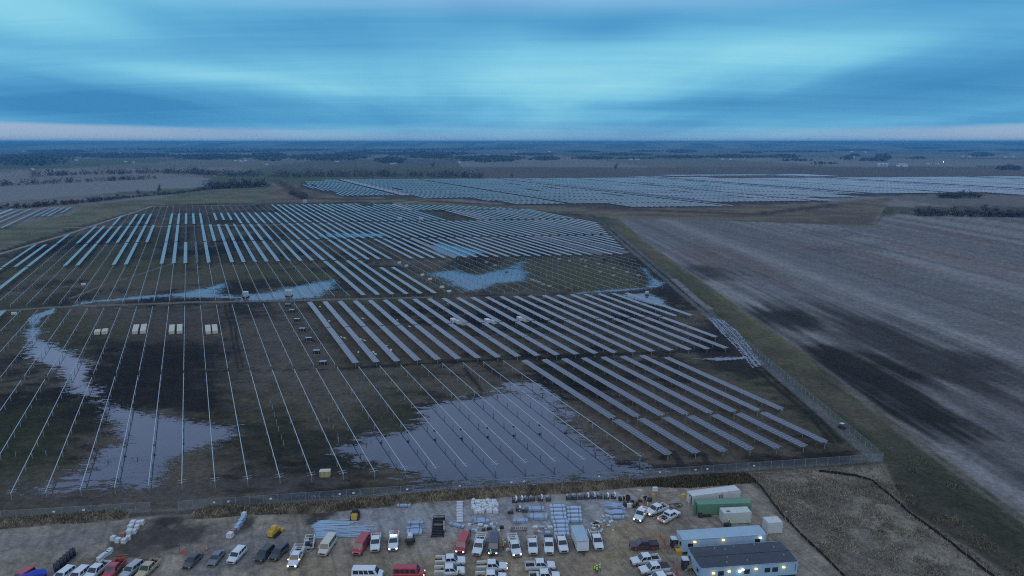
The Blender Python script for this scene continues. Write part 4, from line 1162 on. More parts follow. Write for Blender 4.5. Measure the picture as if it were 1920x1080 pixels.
V('pickup', 'white', 'white pickup next to the enclosed box trailer', (1058, 1040), (1050, 1005), 1.2)
V('pickup', 'white', 'white pickup parked right of the enclosed box trailer', (1124, 1035), (1115, 1000), 1.2)
V('pickup', 'white', 'white service truck side-on in front of the red van, upper of two', (873, 1057), (807, 1060), 0, False, ('utility', 'toolbox', 'cargo'))
V('pickup', 'white', 'white service truck side-on in front of the red van, lower of two', (872, 1076), (806, 1079), 0, False, ('utility', 'cargo'))
V('pickup', 'white', 'white service truck side-on in front of the navy van, upper of two', (951, 1068), (885, 1070), 0, True, ('utility', 'cargo'))
V('pickup', 'white', 'white service truck side-on at the bottom edge below another service truck', (950, 1088), (884, 1090), 0, False, ('utility', 'cargo'))
V('suv', 'white', 'white car roof showing at the bottom edge beside a worker', (866, 1108), (824, 1108))
V('pickup', 'white', 'white crew pickup seen side-on with empty bed in the lane', (1041, 1066), (983, 1068))
V('pickup', 'white', 'white pickup side-on at the bottom edge below the crew pickup', (1050, 1086), (992, 1088), 0, False, ('toolbox', 'cargo'))
V('pickup', 'white', 'white pickup with blazing headlights nosing towards the lane', (1194, 981), (1208, 952), 1.2, True, brake=True)
V('pickup', 'white', 'white pickup with lit headlights angled left beside the cable loops', (1213, 968), (1254, 945), .9, True)
V('pickup', 'white', 'white pickup driving away with a load in its bed', (1270, 965), (1226, 989), 0, False, ('seats', 'cargo'), brake=True)
V('pickup', 'maroon', 'maroon pickup side-on with dark bed cover by the orange net', (1180, 1029), (1237, 1027), 0, False, ('cover',))
V('pickup', 'white', 'white pickup facing left, upper of the three by the offices', (1183, 1059), (1243, 1052))
V('pickup', 'white', 'white pickup with covered bed, middle of three by the offices', (1199, 1076), (1262, 1068), 0, False, ('cover',))
V('pickup', 'white', 'white pickup at the bottom edge, lowest of three by the offices', (1210, 1096), (1270, 1088))

# ---- trailers and machines
def at(u, v, z=0): return (*G(u, v), z)
t = thing('enclosed_trailer', 'white enclosed box trailer with pale blue roof among the pickups', 'trailer', at(1087, 1022), R(-83))
MB().frustum((-2.9, 2.9, -1.2, 1.2), .5, (-2.9, 2.75, -1.2, 1.2), 2.75).build('box', pm('trailer_white', (.62, .65, .66), .4, 0, .06, 1), t)
MB().box((-.05, 0, 2.78), (5.5, 2.2, .05)).build('roof', pm('trailer_roof', (.33, .46, .54), .4, .2, .1, 1), t)
MB().box((2.92, 0, 2.6), (.05, 2.3, .12)).build('front_trim', M_GALV, t)
b = MB(); b.box((3.5, .35, .5), (1.3, .1, .1), R(-28)); b.box((3.5, -.35, .5), (1.3, .1, .1), R(28)); b.box((4.05, 0, .55), (.2, .2, .2)); b.cyl((3.9, 0, 0), (3.9, 0, .9), .05, n=6); b.build('tow_hitch', M_STAIN, t)
for x in (-.5, .4):
    for y in (-1.14, 1.14): wheel(t, x, y, .36)
MB().box((-2.93, 0, 1.6), (.05, 2.0, 2.0)).build('rear_door', M_GALV, t)
t = thing('tarped_trailer', 'dump trailer under a bright blue tarp in the bottom left corner', 'trailer', at(60, 1092), R(40))
b = MB(); b.loft([[(x, -1.1, 1.2), (x, 1.1, 1.2), (x, 1.0, h), (x, 0, h + .25), (x, -1.0, h)] for x, h in ((-2.4, 1.5), (-1.6, 1.75), (-.6, 1.6), (.5, 1.8), (1.6, 1.65), (2.4, 1.4))]); b.build('tarp', pm('blue_tarp', (.015, .045, .36), .5, 0, .25, 2), t)
MB().frustum((-2.3, 2.3, -1.0, 1.0), .5, (-2.35, 2.35, -1.05, 1.05), 1.2).build('bed', M_STAIN, t)
for x in (-.5, .4):
    for y in (-1.1, 1.1): wheel(t, x, y, .36)
t = thing('equipment_trailer', 'open frame trailer loaded with white equipment beside the cream van', 'trailer', at(581, 1024), R(-80))
b = MB(); b.box((0, 0, .6), (3.6, 1.9, .12))
for x in (-1.7, -.6, .5, 1.6):
    for y in (-.9, .9): b.box((x, y, 1.1), (.07, .07, 1.0))
for y in (-.9, .9): b.box((0, y, 1.6), (3.5, .07, .07))
for x in (-1.7, -.6, .5): b.box((x, 0, 1.6), (.07, 1.8, .07))
b.build('frame', paint_mat('white'), t)
b = MB(); b.box((2.3, .4, .5), (1.5, .09, .09), R(-25)); b.box((2.3, -.4, .5), (1.5, .09, .09), R(25)); b.build('tow_hitch', paint_mat('white'), t)
b = MB(); b.box((-1, .2, 1.0), (.9, .8, .7)); b.box((.6, -.3, .95), (.8, .9, .6)); b.box((1.2, .4, .9), (.5, .5, .5)); b.build('machinery', M_STAIN, t)
for y in (-1.0, 1.0): wheel(t, -.2, y, .34)
t = thing('tank_trailer', 'dark trailer with pale tank on top right of the large work truck', 'trailer', at(769, 1018), R(-86))
MB().cyl((-1.0, 0, 1.35), (.5, 0, 1.35), .55, n=14).build('tank', M_WRAP, t)
b = MB(); b.box((0, 0, .6), (2.9, 1.5, .18)); b.box((1.0, 0, 1.0), (.9, 1.2, .7)); b.build('frame', M_STAIN, t)
MB().box((2.0, 0, .5), (1.3, .12, .1)).build('tow_hitch', M_STAIN, t)
for y in (-.85, .85): wheel(t, -.3, y, .36)
def track_loader(label, loc, rz, cabmat, rearmat, arm_up=False):
    t = thing('compact_track_loader', label, 'loader', loc, rz)
    for s in (-1, 1):
        b = MB(); b.loft([[(x, s * .75 - .2, z0), (x, s * .75 + .2, z0), (x, s * .75 + .2, z1), (x, s * .75 - .2, z1)] for x, z0, z1 in ((-1.15, .3, .5), (-.95, 0, .75), (.75, 0, .75), (1.1, .25, .5))]); b.build('track', M_STAIN, t)
    b = MB(); b.frustum((-1.35, .1, -.62, .62), .45, (-1.3, .0, -.6, .6), 1.45); b.build('engine_housing', rearmat, t)
    b = MB(); b.frustum((-.35, 1.0, -.5, .5), .7, (-.25, .75, -.46, .46), 2.05); b.build('cab', cabmat, t)
    MB().plate([(1.0, -.44, 1.05), (1.0, .44, 1.05), (.83, .42, 1.9), (.83, -.42, 1.9)]).build('cab_door_glass', M_GLASS, t)
    for s in (-1, 1):
        b = MB(); b.box((0, s * .66, 1.5), (2.4, .13, .2), 0, R(16)); b.box((1.3, s * .66, .8), (.14, .13, 1.0)); b.build('lift_arm', rearmat if not arm_up else cabmat, t)
    b = MB(); b.frustum((1.35, 1.5, -.95, .95), .05, (1.4, 2.15, -.95, .95), .75) if not arm_up else None
    if arm_up:
        b.box((1.5, 0, .5), (.1, 1.4, .7))
        for s in (-.5, .5): b.box((2.1, s, .12), (1.2, .14, .07))
    b.build('forks' if arm_up else 'bucket', M_STAIN if arm_up else rearmat, t)
    return t
track_loader('mud-stained yellow loader standing on the gravel by the bank', at(514, 1004), R(70), M_YELLOW, M_YELLOW)
track_loader('loader with black cab and yellow rear on the pale gravel', at(666, 972), R(92), M_BLACK, M_YELLOW, True)
# dark tractor far out on the strip
t = thing('telehandler', 'dark telehandler standing on the bare soil strip near the east fence', 'telehandler', at(1134, 491), R(-4))
b = MB(); b.frustum((-2.2, 2.0, -.9, .9), .7, (-2.1, 1.7, -.85, .85), 1.6); b.build('chassis', M_STAIN, t)
b = MB(); b.frustum((-.7, .8, -.1, .9), 1.5, (-.6, .5, 0, .85), 2.7); b.build('cab', M_GLASS, t)
MB().box((.5, -.45, 2.0), (5.4, .35, .4), 0, R(-6)).build('boom', M_STAIN, t)
b = MB(); b.box((3.4, -.4, 1.3), (.12, 1.6, .9)); b.box((3.9, -.1, .9), (1.0, .14, .08)); b.box((3.9, -.8, .9), (1.0, .14, .08)); b.build('forks', M_STAIN, t)
for x in (-1.5, 1.4):
    for y in (-1.0, 1.0): wheel(t, x, y, .65)
t = thing('utility_vehicle', 'small pale utility buggy near the corner of the right fence', 'buggy', at(1578, 803), R(120))
t.scale = (.8, .8, .8)
MB().frustum((-1.3, 1.3, -.7, .7), .4, (-1.3, 1.0, -.65, .65), .9).build('body', M_STAIN, t)
b = MB()
for x in (-.6, .5):
    for y in (-.6, .6): b.box((x, y, 1.35), (.06, .06, 1.0))
b.build('roll_cage', M_STAIN, t)
MB().box((-.05, 0, 1.88), (1.3, 1.35, .06)).build('canopy', M_WRAP, t)
for x in (-.9, .9):
    for y in (-.7, .7): wheel(t, x, y, .30)

# ================================================================ CONTAINERS AND OFFICES
def corr(mb, x0, x1, y, z0, z1, pitch=.28, depth=.035, side=1):
    n = int((x1 - x0) / pitch); st = (x1 - x0) / n
    for i in range(n):
        a = x0 + i * st
        mb.hexa([(a + .02, y, z0), (a + st * .55, y, z0), (a + st * .55, y, z1), (a + .02, y, z1),
                 (a + .06, y + side * depth, z0), (a + st * .5, y + side * depth, z0), (a + st * .5, y + side * depth, z1), (a + .06, y + side * depth, z1)])
def container(nl, nr, L, H, W, col, label, opened=True, mark=False, dark_hatch=False):
    a, b_ = Vector(G(*nl, H)), Vector(G(*nr, H))
    d = (b_ - a).normalized(); nrm = Vector((-d.y, d.x))
    c = (a + b_) / 2 + nrm * W / 2
    t = thing('shipping_container', label, 'container', (c.x, c.y, 0), math.atan2(d.y, d.x), 'containers by the straw grass')
    m = pm(label.split(' ')[0] + '_container_paint_' + str(int(L)), col, .5, .1, .1, .8)
    MB().box((0, 0, H / 2 + .06), (L - .06, W - .06, H - .14)).build('shell', m, t)
    for s in (-1, 1):
        b = MB(); corr(b, -L / 2 + .12, L / 2 - .12, s * (W / 2 - .03), .2, H - .12, side=s); b.build('side_wall', m, t)
        for e in (-1, 1):
            MB().box((e * (L / 2 - .06), s * (W / 2 - .06), H / 2), (.14, .14, H)).build('corner_post', m, t)
    b = MB()
    for i in range(int(L / .55)):
        b.box((-L / 2 + .4 + i * .55, 0, H - .005), (.3, W - .3, .04))
    b.box((0, W / 2 - .05, H), (L, .1, .06)); b.box((0, -W / 2 + .05, H), (L, .1, .06))
    b.build('roof', m, t)
    for s in (-1, 1):
        if opened and s < 0:
            MB().box((-L / 2 - .5, -W / 2 + .02, H / 2 + .05), (1.1, .06, H - .3), R(35)).build('door', m, t)
        else:
            MB().box((-L / 2 - .03, s * W / 4, H / 2 + .03), (.05, W / 2 - .12, H - .25)).build('door', m, t)
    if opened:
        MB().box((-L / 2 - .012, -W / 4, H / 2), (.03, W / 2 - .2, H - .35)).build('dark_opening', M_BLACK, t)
    if mark:
        mk = MB(); y = -W / 2 - .045; x0, z0 = .75, 1.05
        mk.box((x0, y, z0 + .5), (.10, .02, 1.0)); mk.box((x0 + .4, y, z0 + .97), (.8, .02, .10)); mk.box((x0 + .82, y, z0 + .5), (.10, .02, 1.0), 0, R(8))
        mk.box((x0 + .5, y, z0 + .45), (.7, .02, .10)); mk.box((x0 + .42, y, z0 + .72), (.08, .02, .5), 0, R(25))
        mk.build('logo', M_BLACK, t)
    if dark_hatch:
        MB().box((-L / 2 + 1.2, -.45, H + .04), (.8, .6, .05)).build('roof_hatch', M_GLASS, t)
    return t
container((1298.7, 930.3), (1387.8, 919), 12.0, 2.6, 2.44, (.60, .60, .58), 'white long shipping container with a dark logo, farthest of the containers', True, True)
container((1309, 946.3), (1408.4, 943.4), 12.0, 2.6, 2.44, (.13, .26, .175), 'green shipping container with an open pale door')
container((1355, 963), (1412.2, 960.3), 6.1, 2.6, 2.44, (.56, .58, .53), 'cream twenty foot container in front of the green one', False, False, True)
container((1437.5, 981), (1471, 979), 3.2, 2.6, 2.44, (.58, .60, .57), 'pale cube container alone beside the track', False)
M_OFF = pm('office_siding', (.33, .47, .58), .5, 0, .06, .6)
M_OFF2 = pm('office_siding_blue', (.30, .46, .58), .5, 0, .06, .6)
M_ROOFB = pm('office_roof_pale', (.33, .45, .53), .5, .1, .1, .7)
M_ROOFD = pm('office_roof_dark', (.038, .042, .06), .55, 0, .3, .5)
M_WARM = pm('warm_wall_lamp', (1, .7, .3), .4, 0, 0, 1, emit=(1, .62, .18), estr=1.8)
M_COOL = pm('cool_wall_lamp', (1, .95, .8), .4, 0, 0, 1, emit=(1, .93, .8), estr=2.2)
def office(nl, nr, W, Hh, label, wall, roof, seam, lamps, windows, hint):
    a, b_ = Vector(G(*nl, Hh)), Vector(G(*nr, Hh))
    d = (b_ - a).normalized(); L = (b_ - a).length; nrm = Vector((-d.y, d.x))
    c = (a + b_) / 2 + nrm * W / 2
    t = thing('office_trailer', label, 'office', (c.x, c.y, 0), math.atan2(d.y, d.x), 'site offices')
    MB().box((0, 0, Hh / 2 + .3), (L - .1, W - .1, Hh - .7)).build('wall', wall, t)
    MB().box((0, 0, .3), (L - .4, W - .4, .6)).build('skirt', M_STAIN, t)
    b = MB(); h = W / 2
    b.loft([[(x, -h, Hh - .08), (x, h, Hh - .08), (x, h, Hh), (x, h * .5, Hh + .10), (x, 0, Hh + .14), (x, -h * .5, Hh + .10), (x, -h, Hh)] for x in (-L / 2, L / 2)])
    rf = b.build('roof', roof, t)
    b = MB(); b.box((0, -h - .012, Hh - .03), (L + .06, .05, .1)); b.box((0, h + .012, Hh - .03), (L + .06, .05, .1))
    for e in (-1, 1): b.box((e * (L / 2 + .012), 0, Hh - .03), (.05, W, .1))
    b.build('gutter', M_GALV, t)
    if seam:
        MB().box((0, 0, Hh + .155), (L - .1, .12, .03)).build('roof_seam', M_STAIN, rf)
        for i in range(9):
            MB().cyl((random.uniform(-L / 2 + 1, L / 2 - 1), random.choice((-1, 1)) * random.uniform(1, W / 2 - .6), Hh + .02), (0, 0, 0), .09, n=6) if False else None
            x, y = random.uniform(-L / 2 + 1, L / 2 - 1), random.choice((-1, 1)) * random.uniform(1, W / 2 - .8)
            MB().cyl((x, y, Hh), (x, y, Hh + .38), .09, n=8).build('roof_vent', M_GALV, rf)
    else:
        for i in range(int(L / 1.2)):
            MB().box((-L / 2 + .6 + i * 1.2, -W / 2 + .1, Hh + .05), (.14, .12, .06)).build('roof_clip', paint_mat('white'), rf)
    for x, side in windows:
        if side in (-1, 1):
            w = MB().box((x, side * (W / 2 - .045), 1.95), (1.1, .04, .95)).build('window', M_GLASS, t)
            MB().box((x, side * (W / 2 - .04), 1.44), (1.2, .06, .06)).build('sill', paint_mat('white'), w)
        else:
            w = MB().box((-L / 2 + .045, x, 1.95), (.04, .9, .9)).build('window', M_GLASS, t)
            MB().box((-L / 2 + .04, x, 2.44), (.06, 1.0, .06)).build('frame', paint_mat('white'), w)
    MB().box((-L / 2 + .04, W * .18, 1.55), (.05, .95, 2.05)).build('door', pm('office_door', (.42, .50, .55), .5), t)
    st_ = MB()
    for q in range(4): st_.box((-L / 2 - .45 - .28 * q, W * .18, .62 - .17 * q), (.3, 1.2, .06))
    st_.box((-L / 2 - .4, W * .18, .80), (.9, 1.4, .08)); st_.build('entry_steps', M_WOOD, t)
    for sgn in (-1, 1): MB().box((-L / 2 - .4, W * .18 + sgn * .66, 1.3), (.9, .06, .06)).build('handrail', M_WOOD, t)
    for x, z, cool in lamps:
        lp = MB().box((x, -W / 2 - .10, z), (.5, .22, .2)).build('wall_lamp', M_COOL if cool else M_WARM, t)
        ld = bpy.data.lights.new('wall_lamp_light', 'POINT'); ld.energy = 4; ld.color = (1, .93, .8) if cool else (1, .60, .22); ld.shadow_soft_size = .2
        lo_ = bpy.data.objects.new('wall_lamp_light', ld); COL.objects.link(lo_); lo_.parent = lp; lo_.location = (x, -W / 2 - .45, z - .15)
    return t, L
o1, L1 = office((1280, 1012.8), (1437.5, 1002), 3.5, 3.3, 'pale blue roofed office trailer with lamps on its long wall', M_OFF, M_ROOFB, False, ((-6.2, 2.75, 0), (-.3, 2.75, 0), (7.4, 2.7, 1)), ((-7.0, -1), (6.9, -1), (-.6, 0)), 1)
o2, L2 = office((1314.7, 1066), (1496.6, 1053), 7.0, 3.3, 'double-wide office with dark roof at the bottom right of the yard', M_OFF2, M_ROOFD, True, ((-7.0, 2.2, 0), (-4.0, 2.35, 0), (1.2, 2.45, 0), (-2.0, 2.2, 1), (-1.4, 2.5, 1), (6.6, 2.4, 0)), ((-5.5, -1), (-.5, -1), (3.5, -1), (5.0, -1), (-1.8, 0), (2.2, 0)), 1)
mk = MB()
for i in range(7): mk.box((L2 / 2 - .45, -3.5 + .03, 1.5 + i * .2), (.16 + .06 * (i % 2), .02, .12))
mk.build('vertical_lettering', pm('lettering_blue', (.03, .06, .13), .6), o2)
for u, v, lab in ((1263, 1027, 'dark portable toilet with white roof at the corner of the pale office'), (1284, 1066, 'dark portable toilet with white roof at the corner of the dark-roofed office')):
    t = thing('portable_toilet', lab, 'toilet', at(u, v), R(4), 'portable toilets')
    MB().frustum((-.6, .6, -.6, .6), .08, (-.56, .56, -.56, .56), 2.1).build('cabin', pm('toilet_plastic', (.025, .028, .04), .5), t)
    b = MB(); b.frustum((-.66, .66, -.66, .66), 2.1, (-.5, .5, -.5, .5), 2.35); b.build('roof', pm('toilet_roof', (.55, .62, .66), .5), t)
    MB().box((0, -.62, 1.05), (.8, .04, 1.85)).build('door', pm('toilet_door', (.05, .055, .075), .5), t)
    MB().box((0, 0, .04), (1.25, 1.25, .08)).build('base', M_BLACK, t)
t = thing('salt_bin', 'yellow bin between the two portable toilets', 'bin', at(1273, 1038), R(10))
MB().frustum((-.5, .5, -.4, .4), 0, (-.6, .6, -.5, .5), .85).build('tub', M_YELLOW, t); MB().frustum((-.63, .63, -.53, .53), .85, (-.5, .5, -.35, .35), 1.05).build('lid', M_YELLOW, t)
t = thing('drum', 'yellow drum at the corner of the white container', 'drum', at(1281, 934), 0)
b = MB(); b.cyl((0, 0, 0), (0, 0, .95), .36, n=14); b.build('barrel', M_YELLOW, t); MB().cyl((0, 0, .95), (0, 0, 1.0), .38, n=14).build('lid', M_YELLOW, t)
def orange_fence(px, label):
    P = [Vector((*G(*p), 0)) for p in px]
    t = thing('orange_safety_fence', label, 'fence', P[0], 0, 'orange safety fences')
    for a, b_ in zip(P[:-1], P[1:]):
        d = b_ - a
        MB().box(((a + b_) / 2 - P[0]) + Vector((0, 0, .62)), (d.length, .03, 1.1), math.atan2(d.y, d.x)).build('net', M_NET, t)
        MB().cyl(a - P[0], a - P[0] + Vector((0, 0, 1.3)), .03, n=6).build('stake', M_STAIN, t)
orange_fence([(1238, 1010), (1246, 1022), (1252, 1040)], 'sagging orange net fence behind the maroon pickup')
orange_fence([(1262, 1062), (1268, 1076), (1276, 1094)], 'orange net fence between the pickups and the dark office')
orange_fence([(337, 1034), (342, 1041), (349, 1043)], 'crumpled orange netting beside the dark sedan')

# ================================================================ MATERIAL STOCK IN THE YARD
def steel_bundle(label, u, v, L, D, Hh, rz, n=8, layers=3, mat=None, messy=0.0, group='bundled steel in the yard', straps=True):
    t = thing('steel_bundle', label, 'steel bundle', at(u, v), rz, group)
    b = MB(); w = D / n; h = Hh / layers
    for j in range(layers):
        for i in range(n):
            b.box((random.uniform(-.08, .08) + random.uniform(-messy, messy) * .6, -D / 2 + (i + .5) * w, .12 + (j + .5) * h), (L * random.uniform(.94, 1), w * .86, h * .86), random.uniform(-messy, messy) * .12)
    stuff(b.build('bars', mat or M_GALVB, t))
    for x in (-L * .3, L * .3):
        MB().box((x, 0, .06), (.1, D, .11)).build('bearer', M_WOOD, t)
        if straps: MB().box((x, 0, .14 + Hh / 2), (.06, D + .05, Hh + .05)).build('strap', M_BLACK, t)
    return t
M_TUBEL = pm('bright_tube_stock', (.44, .55, .68), .45, .25, .1, 1.0)
RX = R(2)
for i, v in enumerate((954, 961, 968.5, 976, 983.5, 991, 998.5, 1006)):
    steel_bundle(f'strapped bundle of bright steel, {ordinal(i + 1)} from the back of the long stack', 1045 + i * .9 + (2 if i > 3 else 0), v, 3.4 if i < 5 else 3.1, 1.05, .75 - .05 * (i > 4), RX, 7, 3, M_TUBEL)
for i, v in enumerate((956, 963.5, 971, 978.5)):
    steel_bundle(f'strapped bundle of bright steel, {ordinal(i + 1)} from the back of the short stack', 1076 + i * .6, v, 3.1, 1.0, .6, RX, 7, 3, M_TUBEL)
steel_bundle('low bundle of blue-grey tube behind the long stack, farther one', 1006, 957, 3.5, 1.3, .55, RX, 9, 2)
steel_bundle('wide bundle of blue-grey tube left of the long stack, nearer one', 1010, 972, 3.9, 1.7, .6, R(-2), 11, 2)
steel_bundle('blue-grey bundle behind the red-framed bracket rack', 976, 979, 3.2, 1.1, .5, RX, 8, 2)
steel_bundle('loose blue-grey channels in front of the wrapped sacks', 902, 978, 3.2, 1.6, .35, R(5), 10, 2, messy=.8)
steel_bundle('skewed bundle of channels beside the black frames', 857, 987, 3.4, .9, .4, R(-22), 6, 2)
steel_bundle('messy pile of channels right of the bracket crates, back', 1152, 950, 4.0, 2.0, .35, R(-4), 11, 2, messy=1.0, straps=False)
steel_bundle('messy pile of channels right of the bracket crates, middle', 1154, 962, 4.0, 1.7, .35, R(4), 10, 2, messy=1.0, straps=False)
steel_bundle('neat low pile of channels right of the short stack', 1157, 972, 3.2, 1.0, .4, R(3), 7, 2)
steel_bundle('bundle of short tube behind the tank trailer, farther one', 779, 983, 3.2, 1.0, .45, RX, 8, 2)
steel_bundle('tangled bundle of short tube behind the tank trailer', 778, 990, 3.3, .9, .35, R(8), 7, 2, messy=.9)
steel_bundle('wide bundle of short tube right behind the tank trailer', 777, 1000, 3.3, 1.9, .45, RX, 11, 2)
steel_bundle('small pale bundle lying at the foot of the bank', 757, 950, 3.0, .8, .4, R(1), 6, 2)
for i, v in enumerate((944, 949, 954, 959, 964, 969, 974, 979)):
    steel_bundle(f'pale flat sheets stacked beside the sacks, {ordinal(i + 1)} from the bank', 862, v, 1.35, .75, .3 + .05 * (i < 4), R(2), 3, 3, M_WRAP, straps=False, group='flat sheet stack')
# torque tubes lying loose over the gravel
M_TT = pm('long_tube_steel', (.36, .48, .62), .4, .3, .1, .8)
j = 0
for i in range(30):
    v = 977 + i * 1.18
    u0 = 588 - 3 * math.sin(i * .25) + random.uniform(-3, 3) + max(0, 8 - i) * 1.4
    Lp = random.uniform(7.5, 9.5) if i < 12 else random.uniform(9.5, 12.5)
    x, y = G(u0, v); a = R(random.uniform(1, 5) if i < 12 else random.uniform(3, 8))
    o = MB().cyl((0, 0, .09), (Lp, 0, .09 + random.uniform(0, .06)), .085, n=8).build('torque_tube', M_TT, None, (x, y, .01 + .03 * (i % 3)), a)
    tag(o, f'loose steel torque tube on the gravel behind the cream van, {ordinal(i + 1)} from the bank', 'steel tube', 'loose torque tubes on the gravel')
# crates of crescent brackets
M_CRES = pm('crescent_galvanised', (.62, .68, .74), .35, .3, .05, 2)
def bracket_crate(label, u, v, rz, flip, h=1.15):
    t = thing('bracket_crate', label, 'crate', at(u, v), rz, 'bracket crates along the bank')
    b = MB()
    for x in (-.52, .52):
        for y in (-.5, .5): b.box((x, y, h / 2), (.08, .08, h))
    for z in (.1, h * .55): b.box((0, -.5, z), (1.1, .06, .09)); b.box((0, .5, z), (1.1, .06, .09)); b.box((-.52, 0, z), (.06, 1.0, .09)); b.box((.52, 0, z), (.06, 1.0, .09))
    b.build('frame', M_STAIN, t)
    MB().box((0, 0, .42), (.92, .9, .6)).build('contents', pm('stacked_brackets', (.10, .115, .15), .5, .3, .3, 6), t)
    for kx in range(3):
        o = MB().arc((0, 0, 0), .42, .20, .06, R(-75), R(75)).build('crescent', M_CRES, t, (0.05 if not flip else -.05, -.35 + .3 * kx, h - .18))
        o.rotation_euler = (R(-28), 0, math.pi if flip else 0)
    return t
cr = [(965, 941, 0), (976, 940, 0), (987, 939.5, 1), (998, 938.5, 1), (1013, 938, 0), (1028, 938.5, 1), (1066, 936, 1), (1077, 935.5, 1), (1089, 935, 1), (1100, 934.5, 0), (1112, 934, 0), (1124, 934, 1), (1137, 934.5, 0), (1150, 933.5, 0), (957, 962, 1), (972, 957, 0), (984, 959, 1)]
for i, (u, v, f) in enumerate(cr):
    lab = (f'crate of pale crescent brackets, {ordinal(i + 1)} from left in the left bank row' if i < 6 else
           f'crate of pale crescent brackets, {ordinal(i - 5)} from left in the right bank row' if i < 14 else
           ('low dark crate left of the blue-grey tube bundles', 'middle dark crate left of the blue-grey tube bundles', 'dark crate touching the blue-grey tube bundles')[i - 14])
    bracket_crate(lab, u, v, R(random.uniform(-5, 5)), f, 1.15 if i < 14 else .8)
t = thing('bracket_rack', 'red-framed rack of crescent brackets behind the rack truck', 'rack', at(972, 994), R(2))
b = MB(); b.box((0, -.6, .2), (3.2, .08, .12)); b.box((0, .6, .2), (3.2, .08, .12))
for x in (-1.56, 1.56): b.box((x, 0, .35), (.1, 1.3, .6))
b.build('frame', pm('red_oxide_steel', (.26, .05, .05), .6), t)
for i in range(6):
    MB().arc((0, 0, 0), .45, .2, .07, R(-70), R(80)).build('crescent', M_CRES, t, (-1.0 + .42 * i, 0, .5))
# wrapped sacks
sack = MB()
sack.loft([[(x, -w, z0), (x, w, z0), (x, w, z1), (x, -w, z1)] for x, w, z0, z1 in ((-.42, .30, .08, .5), (-.34, .40, 0, .66), (.34, .40, 0, .66), (.42, .30, .08, .5))])
SACK = sack.mesh('wrapped_sack', M_WRAP)
cnt = 0
for ry in range(6):
    for rx in range(9):
        if random.random() < .12: continue
        u = 889 + rx * 5.2 + random.uniform(-1.5, 1.5) - (1.5 if ry < 2 else 0); v = 942 + ry * 3.9 + random.uniform(-.8, .8)
        x, y = G(u, v)
        o = obj('wrapped_sack', SACK, None, (x, y, 0), random.uniform(-.5, .5)); s = random.uniform(.75, 1.1); o.scale = (s, s, random.uniform(.7, 1.3))
        tag(o, f'white wrapped sack, {ordinal(rx + 1)} from left in the {ordinal(ry + 1)} row of the heap', 'sack', 'heap of white wrapped sacks')
def tote(label, u, v, rz, s=1.0, grp='', mat=None):
    t = thing('wrapped_pallet', label, 'pallet', at(u, v), rz, grp)
    b = MB()
    for y in (-.45, 0, .45): b.box((0, y, .06), (1.1 * s, .1, .12))
    for x in (-.45, -.15, .15, .45): b.box((x * s, 0, .14), (.2, 1.05 * s, .03))
    b.build('pallet_base', M_WOOD, t)
    MB().frustum((-.5 * s, .5 * s, -.5 * s, .5 * s), .16, (-.46 * s, .46 * s, -.47 * s, .47 * s), .16 + .85 * s).build('wrapped_load', mat or M_WRAP, t)
M_PINK = pm('rusty_red_load', (.33, .16, .14), .6)
for i, (u, v) in enumerate([(213, 1013), (222, 1017), (233, 1018), (241, 1012), (231, 1006), (243, 1002), (252, 1000), (246, 992), (257, 992), (250, 985), (260, 985), (266, 984)]):
    tote(f'wrapped pallet left of the muddy track, {ordinal(i + 1)} from the near end of its group', u, v, R(random.uniform(-15, 15)), random.uniform(.85, 1.15), 'wrapped pallets left of the muddy track', M_PINK if i == 4 else None)
for i, (u, v) in enumerate([(432, 1008), (438, 1000), (444, 995), (446, 990), (450, 986), (452, 981), (455, 977), (457, 973), (458, 968)]):
    tote(f'pallet in the slanting line below the bank, {ordinal(i + 1)} from its near end', u, v, R(-20 + random.uniform(-8, 8)), .9 if i else 1.15, 'slanting line of pallets', M_PINK if i == 1 else M_WRAP if i in (0, 8) else M_GALVB)
for i, (u, v) in enumerate([(187, 1052), (193, 1047), (199, 1043), (204, 1040), (207, 1036)]):
    tote(f'white wrapped pallet behind the red pickup, {ordinal(i + 1)} from the near end', u, v, R(random.uniform(-25, 5)), .85, 'pallets behind the red pickup')
# black drainage pipe coils
for i in range(6):
    u, v = 107 + i * 6.0, 1070 - i * 5.6
    x, y = G(u, v)
    t = thing('pipe_coil', f'black corrugated pipe coil, {ordinal(i + 1)} from the near end of the row', 'pipe coil', (x, y, 0), R(42), 'row of black pipe coils')
    b = MB()
    for q in range(4):
        b.cyl((-.45 + .24 * q, 0, .82), (-.27 + .24 * q, 0, .82), .82 - .04 * (q % 2), n=16)
    b.build('coil', pm('corrugated_pipe', (.045, .038, .055), .6, 0, .3, 4), t)
    MB().cyl((-.52, 0, .82), (.52, 0, .82), .3, n=12).build('hub', M_STAIN, t)
# black steel frames stacked like a ladder
t = thing('steel_frame_stack', 'stack of black steel frames with pale rollers beside the loader gravel', 'steel frames', at(822, 992), R(3))
for i in range(11):
    MB().box((0, -3.2 + i * .62, .35 + .5 * (i > 6)), (2.6, .22, .25)).build('bar', M_BLACK, t)
b = MB()
for x in (-1.25, 1.25): b.box((x, 0, .2), (.12, 6.8, .3))
for x in (-1.2, 1.2): b.box((x, 2.2, .8), (.12, .12, 1.1)); b.box((x, 3.2, .8), (.12, .12, 1.1)); b.box((x, 2.7, 1.3), (.12, 1.2, .1))
b.box((0, 3.2, 1.3), (2.5, .12, .1)); b.build('frame', M_BLACK, t)
for x, y in ((-1.2, 3.0), (1.15, 1.0), (1.25, -1.0)):
    MB().cyl((x, y, .3), (x, y, 1.25), .16, n=10).build('roller', M_CARD, t)
